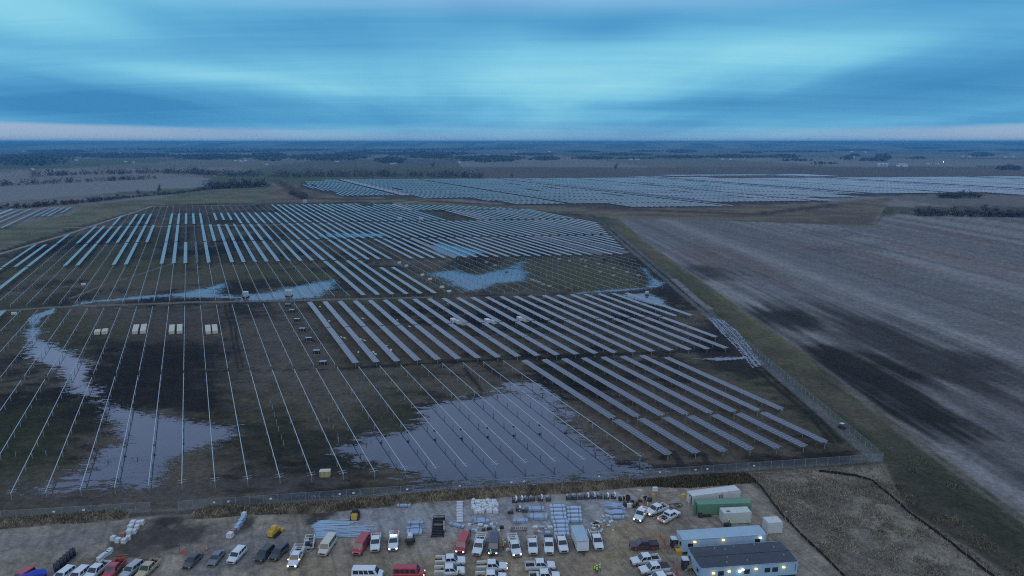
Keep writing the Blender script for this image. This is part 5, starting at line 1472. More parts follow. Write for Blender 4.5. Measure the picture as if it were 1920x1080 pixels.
# cones, loose boards, spools, cable loops
def cone(label, u, v):
    t = thing('traffic_cone', label, 'traffic cone', at(u, v), 0)
    MB().cyl((0, 0, .04), (0, 0, .75), .18, .04, n=12).build('body', M_ORANGE, t); MB().box((0, 0, .025), (.45, .45, .05)).build('base', M_BLACK, t); MB().cyl((0, 0, .38), (0, 0, .52), .125, .095, n=12).build('band', M_SIGNW, t)
cone('orange traffic cone behind the slate sedan', 388, 1031)
cone('orange traffic cone beside the lit pickup near the containers', 1252, 957)
def spool(label, u, v, r, w, rz, lay=False, mat=M_WOOD):
    t = thing('cable_spool', label, 'cable spool', at(u, v), rz, 'cable spools')
    for s in (-1, 1): MB().cyl((s * w / 2 - .03, 0, r), (s * w / 2 + .03, 0, r), r, n=18).build('flange', mat, t)
    MB().cyl((-w / 2, 0, r), (w / 2, 0, r), r * .6, n=14).build('cable', M_BLACK, t)
spool('dark cable spool at the left end of the debris row by the bank', 1168, 938, .6, .7, R(20), mat=M_CARD)
spool('cable spool in the debris row behind the lime-clad worker', 1177, 938, .6, .8, R(80), mat=M_STAIN)
spool('small cable spool in front of the debris row', 1209, 938, .5, .6, R(50), mat=M_STAIN)
for i, (u, v, r) in enumerate(((1264, 949, 1.2), (1272, 947, .9))):
    x, y = G(u, v); b = MB(); n = 26
    for q in range(n):
        a0, a1 = math.tau * q / n, math.tau * (q + 1) / n
        b.cyl((r * math.cos(a0), r * .8 * math.sin(a0), .08), (r * math.cos(a1), r * .8 * math.sin(a1), .08), .07, n=6, cap=False)
    tag(b.build('cable_loop', M_BLACK, None, (x, y, 0)), ('large black cable loop on the ground by the lit pickup', 'smaller black cable loop lying over the large one')[i], 'cable')
def boards(label, u, v, rz, n, L, mat, spread=.5, grp=None, name='timber_stack', cat='timber'):
    t = thing(name, label, cat, at(u, v), rz, grp)
    for i in range(n):
        MB().box((random.uniform(-.2, .2), -spread * n / 2 + i * spread, .08 + .1 * (i % 2)), (L * random.uniform(.8, 1), .18, .08), random.uniform(-.1, .1)).build('board', mat, t)
boards('rusty orange boards lying right of the short pallet line', 226, 1044, R(4), 5, 2.6, pm('rust_timber', (.30, .12, .06), .8))
boards('long timber beam lying behind the lit pickups', 1245, 923, R(-3), 2, 3.0, M_WOOD)
boards('timber offcuts in front of the debris by the bank', 1190, 944, R(12), 4, 1.6, M_WOOD)
boards('white pipes lying left of the parked pickup beyond the box trailer', 1100, 998, R(88), 4, 2.0, M_WRAP, .45, None, 'pipe_set', 'pipes')
boards('timber and white boards at the foot of the long steel stack', 1066, 1008, R(5), 5, 2.0, M_WOOD)
boards('white plank on the bank behind the loader', 688, 950, R(3), 1, 1.6, M_WRAP)
boards('white sheet dropped on the bank behind the sawhorse', 1199, 919, R(-15), 3, 1.2, M_WRAP, .2)
t = thing('yellow_barrier', 'yellow stand with a white box by the bank', 'barrier', at(1228, 927), R(5))
b = MB()
for x in (-.6, .6): b.box((x, -.3, .4), (.12, .12, .85), 0, 0, R(14)); b.box((x, .3, .4), (.12, .12, .85), 0, 0, R(-14))
b.box((0, 0, .8), (1.5, .5, .12)); b.box((-.9, -.5, .15), (1.0, .12, .12)); b.build('stand', M_YELLOW, t)
MB().box((0, .1, 1.3), (1.1, .7, .85)).build('box', M_WRAP, t)
# scattered small crates and debris, each its own thing
def crate(label, u, v, s, rz, mat, name='crate', cat='crate', grp=None):
    t = thing(name, label, cat, at(u, v), rz, grp)
    MB().box((0, 0, s[2] / 2 + .1), s).build('load', mat, t)
    b = MB()
    for y in (-s[1] * .4, 0, s[1] * .4): b.box((0, y, .05), (s[0], .1, .1))
    b.build('skid', M_WOOD, t)
rnd = random.Random(3)
for i in range(26):
    u, v = 1108 + 44 * (i + .8 * rnd.random()) / 26, rnd.uniform(968, 998)
    m = rnd.choice((M_WRAP, M_WRAP, M_GALVB, M_CARD, M_WOOD, M_STAIN))
    crate(f'scrap in the litter behind the white pickup, {ordinal(i + 1)} from left', u, v, (rnd.uniform(.3, .9), rnd.uniform(.2, .6), rnd.uniform(.08, .35)), rnd.uniform(0, 3), m, 'scrap_piece', 'scrap', 'litter behind the white pickup')
for i in range(16):
    u, v = 1160 + 66 * (i + .8 * rnd.random()) / 16, rnd.uniform(932, 952)
    m = rnd.choice((M_WRAP, M_STAIN, M_GALVB, M_WOOD, M_STAIN))
    crate(f'box in the debris row by the bank, {ordinal(i + 1)} from left', u, v, (rnd.uniform(.5, 1.1), rnd.uniform(.5, .9), rnd.uniform(.3, .9)), rnd.uniform(-.3, .3), m, 'debris_box', 'box', 'debris row by the bank')
for i in range(14):
    u, v = 880 + 62 * (i + .8 * rnd.random()) / 14, rnd.uniform(984, 998)
    crate(f'small box in the litter before the channels, {ordinal(i + 1)} from left', u, v, (rnd.uniform(.4, 1.0), rnd.uniform(.4, .7), rnd.uniform(.2, .6)), rnd.uniform(-.4, .4), rnd.choice((M_WRAP, M_GALVB, M_STAIN)), 'debris_box', 'box', 'litter in front of the channels')
for i in range(12):
    u, v = 1000 + 34 * (i + .8 * rnd.random()) / 12, rnd.uniform(986, 1002)
    crate(f'small box in the litter left of the long stack, {ordinal(i + 1)} from left', u, v, (rnd.uniform(.5, 1.2), rnd.uniform(.4, .8), rnd.uniform(.2, .5)), rnd.uniform(-.4, .4), rnd.choice((M_GALVB, M_WRAP, M_GALVB, M_PINK)), 'debris_box', 'box', 'litter left of the long stack')
for i, (u, v) in enumerate(((1313, 970), (1325, 968), (1338, 962), (1349, 960), (1362, 988))):
    crate(('dark skip of scrap in front of the green container', 'flat dark mat in front of the green container', 'round dark scrap by the green container', 'dark scrap at the cream container corner', 'dark generator in front of the cream container')[i], u, v, ((.8, .8, .8), (1.9, 1.2, .12), (1.0, 1.0, .6), (.8, .8, .7), (1.1, .8, .7))[i], 0, M_STAIN, 'scrap_bin', 'scrap')
for i, (u, v) in enumerate(((1360, 902), (1373, 901), (1386, 899))):
    x, y = G(u, v); t = thing('tyre', f'dark tyre lying behind the white container, {ordinal(i + 1)} from the left', 'tyre', (x, y, 0), 0, 'tyres behind the container')
    MB().cyl((0, 0, 0), (0, 0, .28), .62, n=18).build('tread', M_TYRE, t); MB().cyl((0, 0, .02), (0, 0, .285), .34, n=12).build('hub', M_STAIN, t)
t = thing('marker_pole', 'thin pole beside the silt fence behind the cube container', 'pole', at(1472, 984), 0)
MB().cyl((0, 0, 0), (0, 0, 3.2), .05, n=6).build('shaft', M_WOOD, t); MB().box((0, 0, 3.1), (.25, .03, .3)).build('tag', M_WRAP, t)

# ---- pallets and equipment out in the field
def module_pallet(label, u, v, s, rz, mat, grp, name='module_pallet', tilt=False):
    t = thing(name, label, 'pallet', at(u, v), rz, grp)
    MB().box((0, 0, .16 + s[2] / 2), s).build('carton', mat, t)
    b = MB()
    for y in (-s[1] * .42, 0, s[1] * .42): b.box((0, y, .08), (s[0], .12, .15))
    b.build('skid', M_WOOD, t)
    if mat is M_BLACK: MB().box((0, 0, .19 + s[2]), (s[0] + .05, s[1] + .05, .06)).build('top_sheet', M_GALVB, t)
    for x in (-s[0] * .28, s[0] * .28): MB().box((x, 0, .16 + s[2] / 2), (.05, s[1] + .02, s[2] + .02)).build('strap', M_WRAP, t)
for i, (u, v, ln) in enumerate(((182, 628, 5.0), (196, 627, 5.4), (253, 627, 13.0), (268, 626, 13.0), (322, 627, 12.6), (337, 626, 12.6), (391, 627, 12.2), (404, 626, 12.2))):
    lab = ('left', 'right')[i % 2]; pr = ('first', 'second', 'third', 'fourth')[i // 2]
    x, y = G(u, v)
    t = thing('carton_block', f'cream carton block, {lab} of the {pr} pair from the left', 'carton', (x + RDX * ln / 2, y + RDY * ln / 2, 0), ROW_ROT, 'paired cream cartons between the bare rows')
    n = max(1, int(ln / 1.2))
    for q in range(n):
        MB().box((0, -ln / 2 + (q + .5) * ln / n, .75), (2.15, ln / n - .05, 1.2)).build('carton', M_CARD, t)
    MB().box((0, 0, .07), (2.1, ln, .13)).build('pallet_base', M_WOOD, t)
for i, (u, v) in enumerate(((540, 576), (547, 587), (557, 604), (567, 622), (579, 640), (594, 664), (606, 685))):
    module_pallet(f'dark module pallet with pale top, {ordinal(i + 1)} in the line left of the middle block', u, v, (2.5, 1.3, 1.45), R(3), M_BLACK, 'dark module pallets left of the middle block')
for i, (u, v) in enumerate(((707, 495), (749, 494), (762, 500), (777, 509), (792, 517), (806, 525), (814, 530), (829, 540), (842, 548), (249, 502), (157, 535), (27, 590))):
    module_pallet(('dark' if i % 3 == 0 else 'pale') + f' module pallet on the grass north of the lane, {ordinal(i + 1)} along the line', u, v, (2.2, 1.2, 1.0), ROW_ROT, M_WRAP if i % 3 else M_STAIN, 'module pallets north of the lane')
for i, (u, v) in enumerate(((1048, 487), (1068, 490), (1090, 488), (1098, 490), (1098, 501), (1122, 496), (1125, 511), (1150, 504), (1150, 518), (1176, 512), (1197, 518), (998, 526), (1004, 528), (1010, 531), (1018, 535), (1030, 538), (912, 493), (928, 499), (950, 509))):
    module_pallet(f'grey module pallet on the green strip by the east fence, {ordinal(i + 1)} of the scatter', u, v, (2.2, 1.1, .75), ROW_ROT, M_POST, 'module pallets on the green strip')
for i, (u, v) in enumerate(((850, 604), (860, 607), (868, 609), (914, 605), (926, 607), (975, 601), (986, 603))):
    module_pallet(f'white module pallet wedged inside the middle block, {ordinal(i + 1)} from the left', u, v, (2.0, 3.4, 1.5), ROW_ROT, M_WRAP, 'white pallets inside the middle block')
for i, (u, v) in enumerate(sorted(((617, 602), (680, 597), (640, 632), (646, 634), (676, 636), (683, 638), (700, 660), (704, 664), (725, 648), (733, 656), (745, 600), (768, 612), (672, 660), (760, 590), (840, 570), (680, 574), (600, 575)))):
    o = MB().box((0, 0, .05), (random.uniform(.5, 1.0), random.uniform(1.4, 2.4), .08)).build('packing_board', M_CARD if i % 2 else M_WRAP, None, at(u, v), ROW_ROT + random.uniform(-.3, .3))
    tag(o, f'discarded pale packing board on soil between middle block rows, {ordinal(i + 1)} from left', 'board', 'packing boards in the middle block')
t = thing('timber_crate', 'yellowish timber crate at the end of the bare rows by the fence', 'crate', at(610, 893), R(5))
MB().box((0, 0, .85), (2.5, 1.5, 1.4)).build('box', pm('crate_ply', (.42, .36, .17), .8, 0, .15, 3), t)
for x in (-1.0, 0, 1.0): MB().box((x, -.765, .85), (.14, .03, 1.4)).build('batten', M_WOOD, t)
MB().box((0, 0, 1.57), (2.6, 1.6, .05)).build('lid', M_CARD, t); MB().box((0, 0, .08), (2.4, 1.4, .14)).build('skid', M_WOOD, t)
def inverter(label, u, v, s=1.0):
    t = thing('inverter_cabinet', label, 'inverter', at(u, v), R(5), 'white inverter cabinets')
    MB().box((0, 0, .2), (3.4 * s, 2.4 * s, .4)).build('plinth', M_STAIN, t)
    c_ = MB().box((0, 0, .4 + 1.25 * s), (2.6 * s, 1.9 * s, 2.5 * s)).build('cabinet', paint_mat('white'), t)
    for x in (-.62 * s, .62 * s): MB().box((x, -.96 * s, .4 + 1.2 * s), (1.1 * s, .03, 2.1 * s)).build('door', paint_mat('silver'), c_)
    MB().box((0, 0, .44 + 2.5 * s), (2.75 * s, 2.05 * s, .1)).build('roof', M_WRAP, t)
inverter('white inverter cabinet standing by the upper pond, left of two', 461, 557)
inverter('white inverter cabinet standing by the upper pond, right of two', 542, 555, 1.1)
inverter('white inverter cabinet at the top edge of the far rows', 572, 381, 1.6)
inverter('white inverter cabinet among the far rows, left of two', 750, 415, 1.5)
inverter('white inverter cabinet among the far rows, right of two', 790, 415, 1.5)
inverter('small white cabinet beside the right fence', 1213, 553, .6)

# ================================================================ PEOPLE
def person(label, u, v, face, top, bend=0.0, hat=M_SIGNW, arms='down'):
    """continuous body grown from a jointed skeleton; vest and helmet are clothing on it"""
    t = thing('person', label, 'person', at(u, v), face, 'workers in the yard')
    c, s = math.cos(bend), math.sin(bend)
    def up(x, y, z): return (x * c + (z - .95) * s, y, .95 + (z - .95) * c - x * s) if z > .95 else (x, y, z)
    P = [up(0, 0, .96), up(0, 0, 1.18), up(.01, 0, 1.40), up(.02, 0, 1.52), up(.03, 0, 1.63), up(.03, 0, 1.76)]
    E = [(0, 1), (1, 2), (2, 3), (3, 4), (4, 5)]; Rr = [.15, .15, .16, .06, .095, .075]
    def chain(start, pts, rad):
        p = start
        for q, r in zip(pts, rad):
            P.append(q); Rr.append(r); E.append((p, len(P) - 1)); p = len(P) - 1
        return p
    for sd in (-1, 1):
        kx = .10 if sd > 0 else -.02
        chain(0, [(0, sd * .10, .90), (kx, sd * .12, .50), (kx - .06, sd * .13, .10), (kx + .10, sd * .14, .04)], [.095, .065, .048, .04])
        if arms == 'down': el, wr = up(-.02, sd * .28, 1.14), up(.10, sd * .27, .97)
        else: el, wr = up(.12, sd * .27, 1.15), up(.36, sd * .16, 1.12)
        h = chain(2, [up(0, sd * .20, 1.42), el, wr], [.065, .048, .034])
        w = Vector(P[h]); d = (w - Vector(P[h - 1])).normalized()
        pal = chain(h, [tuple(w + d * .07)], [.035])
        for q in range(4):
            b0 = w + d * .09 + Vector((0, (q - 1.5) * .018, 0)); ln = (.055, .07, .065, .05)[q]
            chain(pal, [tuple(b0), tuple(b0 + d * ln + Vector((.015, 0, -.01)))], [.010, .008])
        chain(h, [tuple(w + d * .04 + Vector((.03, -sd * .025, 0))), tuple(w + d * .08 + Vector((.05, -sd * .03, 0)))], [.011, .009])
    nose = chain(4, [up(.13, 0, 1.64)], [.022])
    me = bpy.data.meshes.new('body'); me.from_pydata(P, E, []); me.materials.append(M_DENIM)
    o = obj('body', me, t)
    sk = o.modifiers.new('skin', 'SKIN'); sb = o.modifiers.new('sub', 'SUBSURF'); sb.levels = 1; sb.render_levels = 1
    sv = me.skin_vertices[0].data
    for i, r in enumerate(Rr): sv[i].radius = (r, r)
    sv[0].use_root = True
    b = MB(); rg = []
    for z, w, dp in ((.92, .19, .15), (1.15, .19, .15), (1.38, .21, .15), (1.48, .12, .10)):
        rg.append([up(dp * math.cos(a) * 1.12, w * math.sin(a) * 1.1, z) for a in [math.tau * i / 12 for i in range(12)]])
    b.loft(rg); b.build('vest', top, t)
    b = MB(); b.loft([[up(.03 + r * math.cos(a), r * math.sin(a), z) for a in [math.tau * i / 12 for i in range(12)]] for z, r in ((1.70, .16), (1.72, .135), (1.80, .11), (1.85, .05))]); b.build('helmet', hat, t)
    b = MB(); b.loft([[up(.125 + (.012 if i in (1, 2) else 0), y, z) for i, (y, z) in enumerate(((-.06, 1.57), (.06, 1.57), (.065, 1.69), (-.065, 1.69)))], [up(.08, y, z) for (y, z) in ((-.08, 1.56), (.08, 1.56), (.085, 1.70), (-.085, 1.70))]]); fc = b.build('face', M_SKIN, t)
    for y in (-.03, .03): b = MB(); b.box(up(.135, y, 1.65), (.012, .02, .012)); b.build('eye', M_BLACK, fc)
    MB().box(up(.135, 0, 1.60), (.012, .045, .01)).build('mouth', pm('lips', (.3, .12, .1), .6), fc)
    return t
person('worker in lime vest and helmet by the open door of the rack truck', 943, 1026, R(-20), M_LIME, hat=M_LIME)
person('worker in orange bending beside the rack truck door', 943.5, 1031, R(30), M_HIORANGE, .5)
person('worker in pale lime vest in front of the navy van', 920, 1046, R(100), M_LIME)
person('worker in lime vest at the bottom edge beside the white service truck', 861, 1083, R(160), M_LIME)
person('worker in orange bending over the red van hood, left of two', 665, 1038, R(70), M_HIORANGE, .6, M_SIGNW, 'fwd')
person('worker in orange kneeling at the red van bumper, right of two', 675, 1041, R(110), M_HIORANGE, .9, M_SIGNW, 'fwd')
person('worker in bright lime between the two lit pickups', 1214, 955, R(-100), M_LIME, 0, M_LIME, 'fwd')
person('worker in lime in the open lane, left of the group of three', 1115, 1074, R(-90), M_LIME, 0, M_HIORANGE)
person('worker in lime in the open lane, middle of the group of three', 1119, 1076, R(95), M_LIME)
person('worker in lime in the open lane, right of the group of three', 1124, 1073, R(-70), M_LIME, .1)
person('worker in lime bending over a generator by the cream container', 1370, 987, R(170), M_LIME, .6, M_LIME, 'fwd')
person('worker in dark clothes standing behind the red van', 881, 1007, R(-60), M_DENIM, 0, M_STAIN)

# ================================================================ TREES
M_BARK = pm('winter_bark', (.10, .082, .08), .9, 0, .25, .3)
M_TWIG = pm('winter_twigs', (.135, .105, .115), .95, 0, .3, .15)
def tree_proto(seed, Ht, spread, dense=1.0):
    rd = random.Random(seed)
    trunk = MB(); V_, F_ = [], []
    def twig(p, d, l):
        a = Vector((rd.uniform(-1, 1), rd.uniform(-1, 1), rd.uniform(-.3, .3))).normalized() * (.09 + .05 * l)
        o = len(V_); q = p + d * l
        V_.extend([tuple(p - a), tuple(p + a), tuple(q)]); F_.append((o, o + 1, o + 2))
    def grow(p, d, l, r, lev):
        q = p + d * l
        if lev < 3: trunk.cyl(p, q, r, r * .62, n=5 if lev == 0 else 4, cap=False)
        if lev >= 2:
            for i in range(int((5 if lev == 2 else 9) * dense)):
                t_ = rd.uniform(.1, 1)
                dd = (d + Vector((rd.uniform(-1, 1), rd.uniform(-1, 1), rd.uniform(-.4, .9)))).normalized()
                twig(p + d * l * t_, dd, l * rd.uniform(.4, .9))
        if lev == 3: return
        n = (6, 5, 4)[lev]
        for i in range(n):
            t_ = rd.uniform(.16, 1.0) if lev == 0 else rd.uniform(.35, 1.0)
            an = math.tau * (i + rd.random()) / n
            el_ = rd.uniform(.25, .95)
            dd = (Vector((math.cos(an) * spread, math.sin(an) * spread, el_)) + d * .5).normalized()
            grow(p + d * l * t_, dd, l * rd.uniform(.5, .72), r * .5, lev + 1)
    grow(Vector((0, 0, -.1)), Vector((rd.uniform(-.08, .08), rd.uniform(-.08, .08), 1)).normalized(), Ht * .42, Ht * .022, 0)
    t = thing('bare_tree', 'x', 'tree')
    trunk.build('trunk', M_BARK, t)
    obj('crown', np_mesh('crown', np.array(V_), np.array(F_), M_TWIG), t)
    return t
protos = [tree_proto(1, 9, .9), tree_proto(2, 11, .7), tree_proto(3, 8, 1.1, 1.3), tree_proto(4, 5, 1.2, 1.6)]
used = set()
def plant(u, v, sc, pi, label, group):
    loc = at(u, v)
    if pi not in used:
        used.add(pi); o = protos[pi]; o.location = loc; o['label'] = label; o['group'] = group
    else:
        o = dup(protos[pi], loc, 0, label, group)
    o.rotation_euler = (0, 0, random.uniform(0, 6.28)); o.scale = (sc, sc, sc * random.uniform(.9, 1.1))
rt = random.Random(11)
def edge_line(pts, n, scr, kinds, label, group, jv=2.0):
    us = [p[0] for p in pts]; vs = [p[1] for p in pts]
    for i in range(n):
        u = us[0] + (us[-1] - us[0]) * (i + rt.random()) / n
        v = float(np.interp(u, us, vs)) + rt.uniform(-jv, jv) * .5
        plant(u, v, rt.uniform(*scr), rt.choice(kinds), f'{label}, {ordinal(i + 1)} from left', group)
edge_line([(-60, 396), (60, 390), (160, 381), (240, 372)], 52, (.7, 1.3), (0, 2, 3, 3), 'bare bush or low tree in the hedge behind the small left block', 'hedge behind the small left block')
for u, v, s_, pi, lab in ((104, 383, 1.0, 0, 'rounded bare tree standing proud of the left hedge'), (165, 377, 1.0, 2, 'bare tree at the middle of the left hedge'), (221, 370, 1.0, 2, 'dark rounded bare tree near the right end of the hedge'),
                          (260, 367, 1.35, 0, 'broad bare tree, larger of the pair on the meadow edge'), (298, 363, 1.5, 1, 'tall bare tree, slimmer of the pair on the meadow edge'), (270, 368, .8, 3, 'scrub at the foot of the broad meadow tree'), (288, 366, .9, 3, 'scrub at the foot of the tall meadow tree')):
    plant(u, v, s_, pi, lab, 'meadow edge trees')
edge_line([(300, 366), (345, 361), (395, 356)], 9, (.4, .7), (3,), 'low bare scrub along the meadow edge', 'meadow edge scrub')
edge_line([(396, 354), (450, 352), (500, 350)], 40, (1.2, 1.9), (0, 1, 2), 'bare tree in the dark clump left of the far solar field', 'dark clump left of the far solar field')
edge_line([(545, 364), (572, 372)], 10, (.6, .9), (3, 2), 'bare scrub on the bend of the dirt road', 'scrub on the road bend')
edge_line([(1718, 404), (1770, 405), (1830, 406), (1990, 407)], 60, (.9, 1.45), (0, 2, 3), 'bare tree or bush in the right hedgerow at the stubble edge', 'right hedgerow')
for u, v, s_, pi, lab in ((1846, 405, 1.9, 0, 'large bare tree, left of the big pair in the right hedgerow'), (1868, 405, 1.9, 2, 'large bare tree, right of the big pair in the right hedgerow'), (1738, 403, 1.2, 1, 'upright bare tree near the left end of the right hedgerow'), (1786, 403, 1.2, 1, 'upright bare tree left of the big hedgerow pair'), (1657, 399, .8, 3, 'single bush at the corner of the tan meadow')):
    plant(u, v, s_, pi, lab, 'tall trees of the right hedgerow')
edge_line([(1762, 372), (1838, 371)], 22, (1.2, 1.8), (2, 3, 0), 'bare bush in the short copse beyond the right hedgerow', 'short copse beyond the hedgerow')
for u, v, s_, lab in ((1154, 319, 2.1, 'lone bare tree in the open fields beyond the solar field'), (960, 334, 1.3, 'small lone tree at the edge of the far solar field'), (812, 315, 2.0, 'lone bare tree in the field left of centre')):
    plant(u, v, s_, 1, lab, 'lone field trees')
# far woods: masses
M_WOODS = attr_mat('far_bare_woods', s1=.02, a1=.35, s2=.2, a2=.3, bump=0)
def wood(patches, label):
    V_, C_ = [], []
    for (u0, u1, v0, v1, hh) in patches:
        x0, y0 = G(u0, v1); x1, _ = G(u1, v1); xa, y1 = G(u0, v0); xb, _ = G(u1, v0)
        n = int(min(420, max(26, (x1 - x0) * (y1 - y0) / 900)))
        for i in range(n):
            _r = math.sqrt(rng.random()); _a = rng.uniform(0, math.tau); ty = .5 + .5 * _r * math.sin(_a); tx = .5 + .52 * _r * math.cos(_a) + .06 * rng.normal()
            cx = (x0 + (x1 - x0) * tx) * (1 - ty) + (xa + (xb - xa) * tx) * ty; cy = y0 + (y1 - y0) * ty
            hh_ = hh * rng.uniform(.55, 1.25) * (1.05 - .5 * _r * _r); m = 60; rr_ = hh_ * rng.uniform(.45, .75)
            P = rng.normal(0, 1, (m, 3)); P /= np.linalg.norm(P, axis=1)[:, None]
            P *= (rng.random((m, 1)) ** .4) * np.array((rr_ * 1.2, rr_ * 1.2, hh_ * .55))
            P += np.array((cx, cy, hh_ * .52))
            for k_ in range(3):
                pass
            D = rng.normal(0, rr_ * .28, (m, 3, 3))
            T = P[:, None] + D; T[:, :, 2] = np.clip(T[:, :, 2], 0, hh_ * 1.15)
            V_.append(T.reshape(-1, 3)); C_.append(np.tile(np.array((.10, .082, .088)) * rng.uniform(.7, 1.35), (m * 3, 1)))
    V_ = np.concatenate(V_)
    me = np_mesh('far_woods', V_, np.arange(len(V_)).reshape(-1, 3), M_WOODS); set_col(me, np.concatenate(C_))
    stuff(tag(obj('far_woods', me), label, 'woods'))
wood([(-40, 130, 291, 312, 15), (60, 150, 287, 296, 15), (130, 330, 289, 297, 15), (330, 470, 291, 300, 15), (470, 540, 288, 303, 15)], 'wide band of bare woods on the left of the plain')
wood([(540, 690, 291, 302, 15), (630, 720, 286, 291, 14), (700, 880, 286, 293, 15), (705, 760, 297, 307, 14), (770, 850, 292, 298, 14), (850, 980, 294, 305, 14), (780, 1000, 278, 281, 14)], 'band of bare woods near the middle of the plain')
wood([(170, 480, 279, 283, 14), (480, 620, 280, 284, 14), (60, 170, 283, 286, 14), (640, 900, 281, 284, 14), (300, 520, 284, 287, 14)], 'thin distant belts of trees below the left hills')
wood([(1076, 1150, 295, 300, 11), (1120, 1220, 289, 292, 12), (1250, 1303, 282, 287, 14), (1230, 1330, 293, 298, 11), (1320, 1450, 293, 297, 11), (1390, 1430, 285, 288, 12), (1640, 1670, 289, 304, 12), (1576, 1600, 295, 300, 12), (1820, 1860, 288, 294, 13), (1868, 1915, 315, 320, 11), (1700, 1760, 277, 280, 13), (1660, 1700, 275, 278, 13), (1440, 1500, 292, 297, 12), (1000, 1050, 295, 302, 12), (1330, 1400, 291, 293, 9), (1150, 1240, 297, 299, 8), (1460, 1520, 300, 303, 9), (1520, 1570, 306, 309, 8), (1700, 1740, 296, 299, 9), (1560, 1640, 281, 283, 11), (1760, 1830, 283, 285, 11), (1870, 1940, 281, 283, 11), (1180, 1240, 283, 285, 11), (1060, 1120, 284, 286, 11), (1440, 1560, 284, 286, 11), (960, 1040, 289, 292, 11), (1610, 1660, 299, 303, 11), (1590, 1615, 290, 293, 10)], 'scattered copses on the right of the plain')
wood([(1040, 1300, 274.5, 276.5, 13), (1540, 1800, 273, 275, 13), (-60, 300, 275.5, 277.5, 13), (500, 800, 275.5, 277, 13)], 'farthest tree belts at the foot of the hills')

def brush(line, width, hh, dens, label):
    P = np.array([G(*p) for p in line]); V_, C_ = [], []
    for (x0, y0), (x1, y1) in zip(P[:-1], P[1:]):
        L_ = math.hypot(x1 - x0, y1 - y0)
        for i in range(int(L_ * dens)):
            t_ = rng.random(); cx = x0 + (x1 - x0) * t_; cy = y0 + (y1 - y0) * t_ + rng.normal(0, width)
            h_ = hh * rng.uniform(.5, 1.25) * (.6 + .8 * float(vnoise(np.array([cx / 25]), np.array([cy / 25]), 77)[0])); m = 64; r_0 = h_ * .5
            P3 = rng.normal(0, 1, (m, 3)) * np.array((r_0 * .6, r_0 * .6, h_ * .28)) + np.array((cx, cy, h_ * .48))
            T = P3[:, None] + rng.normal(0, h_ * .085, (m, 3, 3)); T[:, :, 2] = np.clip(T[:, :, 2], 0, None)
            V_.append(T.reshape(-1, 3)); C_.append(np.tile(np.array((.105, .082, .085)) * rng.uniform(.6, 1.4), (m * 3, 1)))
    V_ = np.concatenate(V_)
    me = np_mesh('brush', V_, np.arange(len(V_)).reshape(-1, 3), M_WOODS); set_col(me, np.concatenate(C_))
    stuff(tag(obj('brush', me), label, 'brush'))
brush([(-60, 395), (60, 389), (160, 380), (240, 371), (320, 364), (395, 355)], 3, 4.5, .9, 'tangled brush under the left hedge and meadow edge')
brush([(396, 353), (450, 351), (505, 349)], 14, 8.5, .8, 'brush filling the dark clump left of the far solar field')
brush([(1716, 404), (1780, 405), (1850, 406), (1990, 407)], 3, 5.0, .9, 'tangled brush under the right hedgerow')
brush([(1762, 371), (1838, 371)], 5, 8, .5, 'brush filling the short copse beyond the right hedgerow')
brush([(-40, 351), (120, 343), (230, 338), (295, 335)], 6, 8, .30, 'bushes along the upper edge of the grey field')
brush([(85, 330), (160, 327), (290, 324), (400, 328), (495, 330)], 30, 11.5, .40, 'long belt of bare trees beyond the grey field')
brush([(505, 332), (640, 331), (760, 331), (850, 332), (905, 333)], 30, 12, .40, 'belt of bare trees behind the far solar field')
brush([(545, 364), (572, 372)], 6, 5, .8, 'brush on the bend of the dirt road')
# ================================================================ FAR FARMS
M_BARNW = pm('barn_white', (.72, .74, .76), .5, 0, .08, .2)
M_BARNR = pm('farm_roof', (.30, .33, .37), .5, .1, .15, .2)
M_SILO = pm('grain_bin_steel', (.50, .54, .58), .4, .4, .1, .4)
def barn(u, v, L, W, Hh, rz, label, red=False):
    t = thing('farm_building', label, 'farm building', at(u, v), rz, 'far farm buildings')
    MB().box((0, 0, Hh / 2), (L, W, Hh)).build('wall', pm('barn_red', (.25, .05, .05), .6) if red else M_BARNW, t)
    b = MB(); b.loft([[(x, -W / 2 - .5, Hh), (x, W / 2 + .5, Hh), (x, 0, Hh + W * .28)] for x in (-L / 2 - .4, L / 2 + .4)]); b.build('roof', M_BARNR if not red else M_BARNW, t)
    MB().box((-L * .2, -W / 2 - .06, Hh * .36), (L * .16, .1, Hh * .7)).build('door', M_STAIN, t)
    for x in (L * .05, L * .25): MB().box((x, -W / 2 - .06, Hh * .55), (L * .07, .1, Hh * .22)).build('window', M_GLASS, t)
def silo(u, v, r, h, label):
    t = thing('grain_bin', label, 'grain bin', at(u, v), 0, 'grain bins of the right farm')
    MB().cyl((0, 0, 0), (0, 0, h), r, n=16).build('drum', M_SILO, t); MB().cyl((0, 0, h), (0, 0, h + r * .6), r * 1.03, .4, n=16).build('roof', M_SILO, t)
barn(1691, 312, 32, 14, 6, R(3), 'long white barn beside the grain bins on the right plain')
for i, u in enumerate((1648, 1655, 1662)): silo(u, 312, 6, 8, f'pale grain bin on the right plain, {ordinal(i + 1)} from the left')
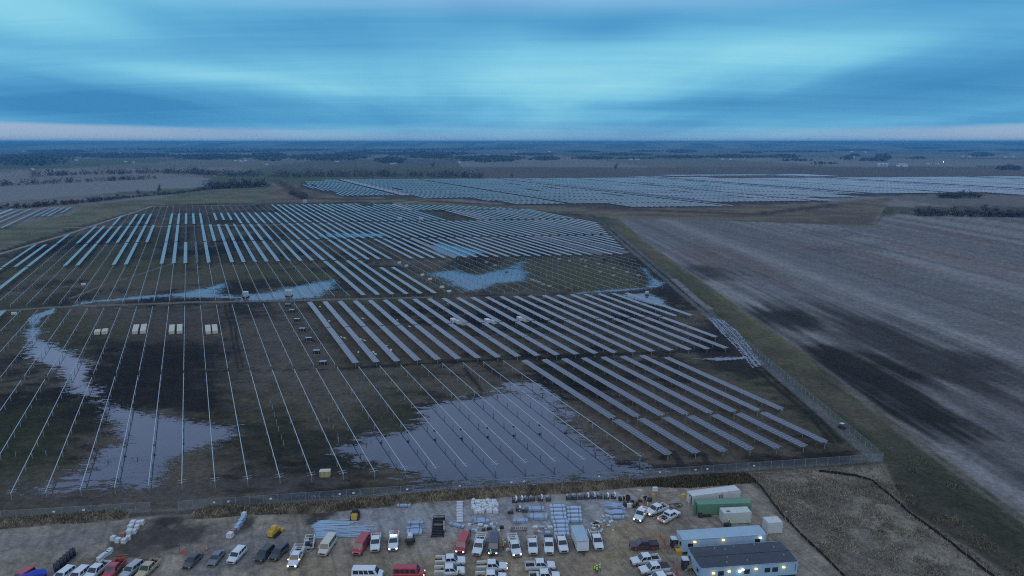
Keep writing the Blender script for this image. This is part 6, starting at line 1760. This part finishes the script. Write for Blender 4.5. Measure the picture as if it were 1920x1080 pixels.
fl = [(1632, 298, 'house left in the wooded right farm'), (1645, 299, 'house right in the wooded right farm'), (1600, 296, 'shed left of the wooded right farm'), (1805, 294, 'pale sheds left in the far right farm'), (1818, 294, 'pale sheds right in the far right farm'), (1885, 295, 'white shed, left of the rightmost farm'), (1900, 295, 'white shed, right of the rightmost farm'),
      (1904, 318, 'house among bushes near the right edge'), (1740, 308, 'pale house left of the lit farm'), (1757, 308, 'pale shed of the lit farm'), (1355, 299, 'white house left in the middle right farm'), (1370, 300, 'white house right in the middle right farm'), (1183, 300, 'small house left by the middle copse'), (1195, 300, 'small house right by the middle copse'),
      (1622, 286, 'white shed far behind the wooded farm'), (1597, 285, 'small shed far behind the wooded farm'), (967, 286, 'white house far off left of centre'), (1030, 285, 'pale house far off at the centre'), (632, 304, 'white house in front of the left woods'), (735, 308, 'pale house right of the left woods'), (740, 307, 'second pale house right of the left woods'),
      (862, 305, 'small pale house by the centre woods'), (236, 304, 'tiny white house in the open left field'), (250, 305, 'tiny pale shed in the open left field'), (442, 302, 'white house, left in the woodland village'), (452, 303, 'white house, middle in the woodland village'), (460, 302, 'white house, right in the woodland village'), (162, 293, 'white house at the edge of the left woods'),
      (143, 301, 'pale house low in the left woods'), (100, 320, 'long pale shed in the left hedges'), (62, 318, 'pale house in the left hedges'), (337, 294, 'pale shed in the left middle woods'), (416, 290, 'pale house beyond the village'), (500, 309, 'pale sheds at the edge of the left woods'), (630, 277, 'tiny white tower far left of centre'), (1310, 274, 'tiny pale village house under the hills'), (1765, 268, 'tiny pale house under the right hills'), (45, 284, 'pale house far at the left edge')]
for i, (u, v, lab) in enumerate(fl):
    k_ = max(.8, min(2.6, (330 - v) / 28))
    barn(u, v, rt.uniform(12, 20) * k_ * .8, rt.uniform(8, 11) * k_ * .7, rt.uniform(4, 5.5) * k_ * .7, rt.uniform(-.5, .5), lab)
t = thing('yard_lamp', 'lit yard lamp at the farm on the right plain', 'lamp', at(1768, 308), 0)
MB().cyl((0, 0, 0), (0, 0, 8), .15, n=6).build('pole', M_GALV, t); MB().box((0, -.5, 8.1), (1.4, 1.4, .8)).build('lamp_head', pm('far_lamp', (1, .9, .6), .4, 0, 0, 1, emit=(1, .85, .5), estr=25), t)

# ================================================================ HAZE
hz = MB().box((0, 12000, 50), (90000, 90000, 106)).build('haze', None, None)
hz.data.materials.clear()
mh = bpy.data.materials.new('haze_air'); mh.use_nodes = True
nt = mh.node_tree; nt.nodes.clear()
pv = nt.nodes.new('ShaderNodeVolumePrincipled'); pv.inputs['Density'].default_value = 1.1e-4
pv.inputs['Color'].default_value = (.15, .60, 1.0, 1); pv.inputs['Anisotropy'].default_value = 0.55
mo = nt.nodes.new('ShaderNodeOutputMaterial'); nt.links.new(pv.outputs[0], mo.inputs['Volume'])
hz.data.materials.append(mh); stuff(hz); hz['label'] = 'thin blue haze lying over the whole plain'; hz['category'] = 'haze'
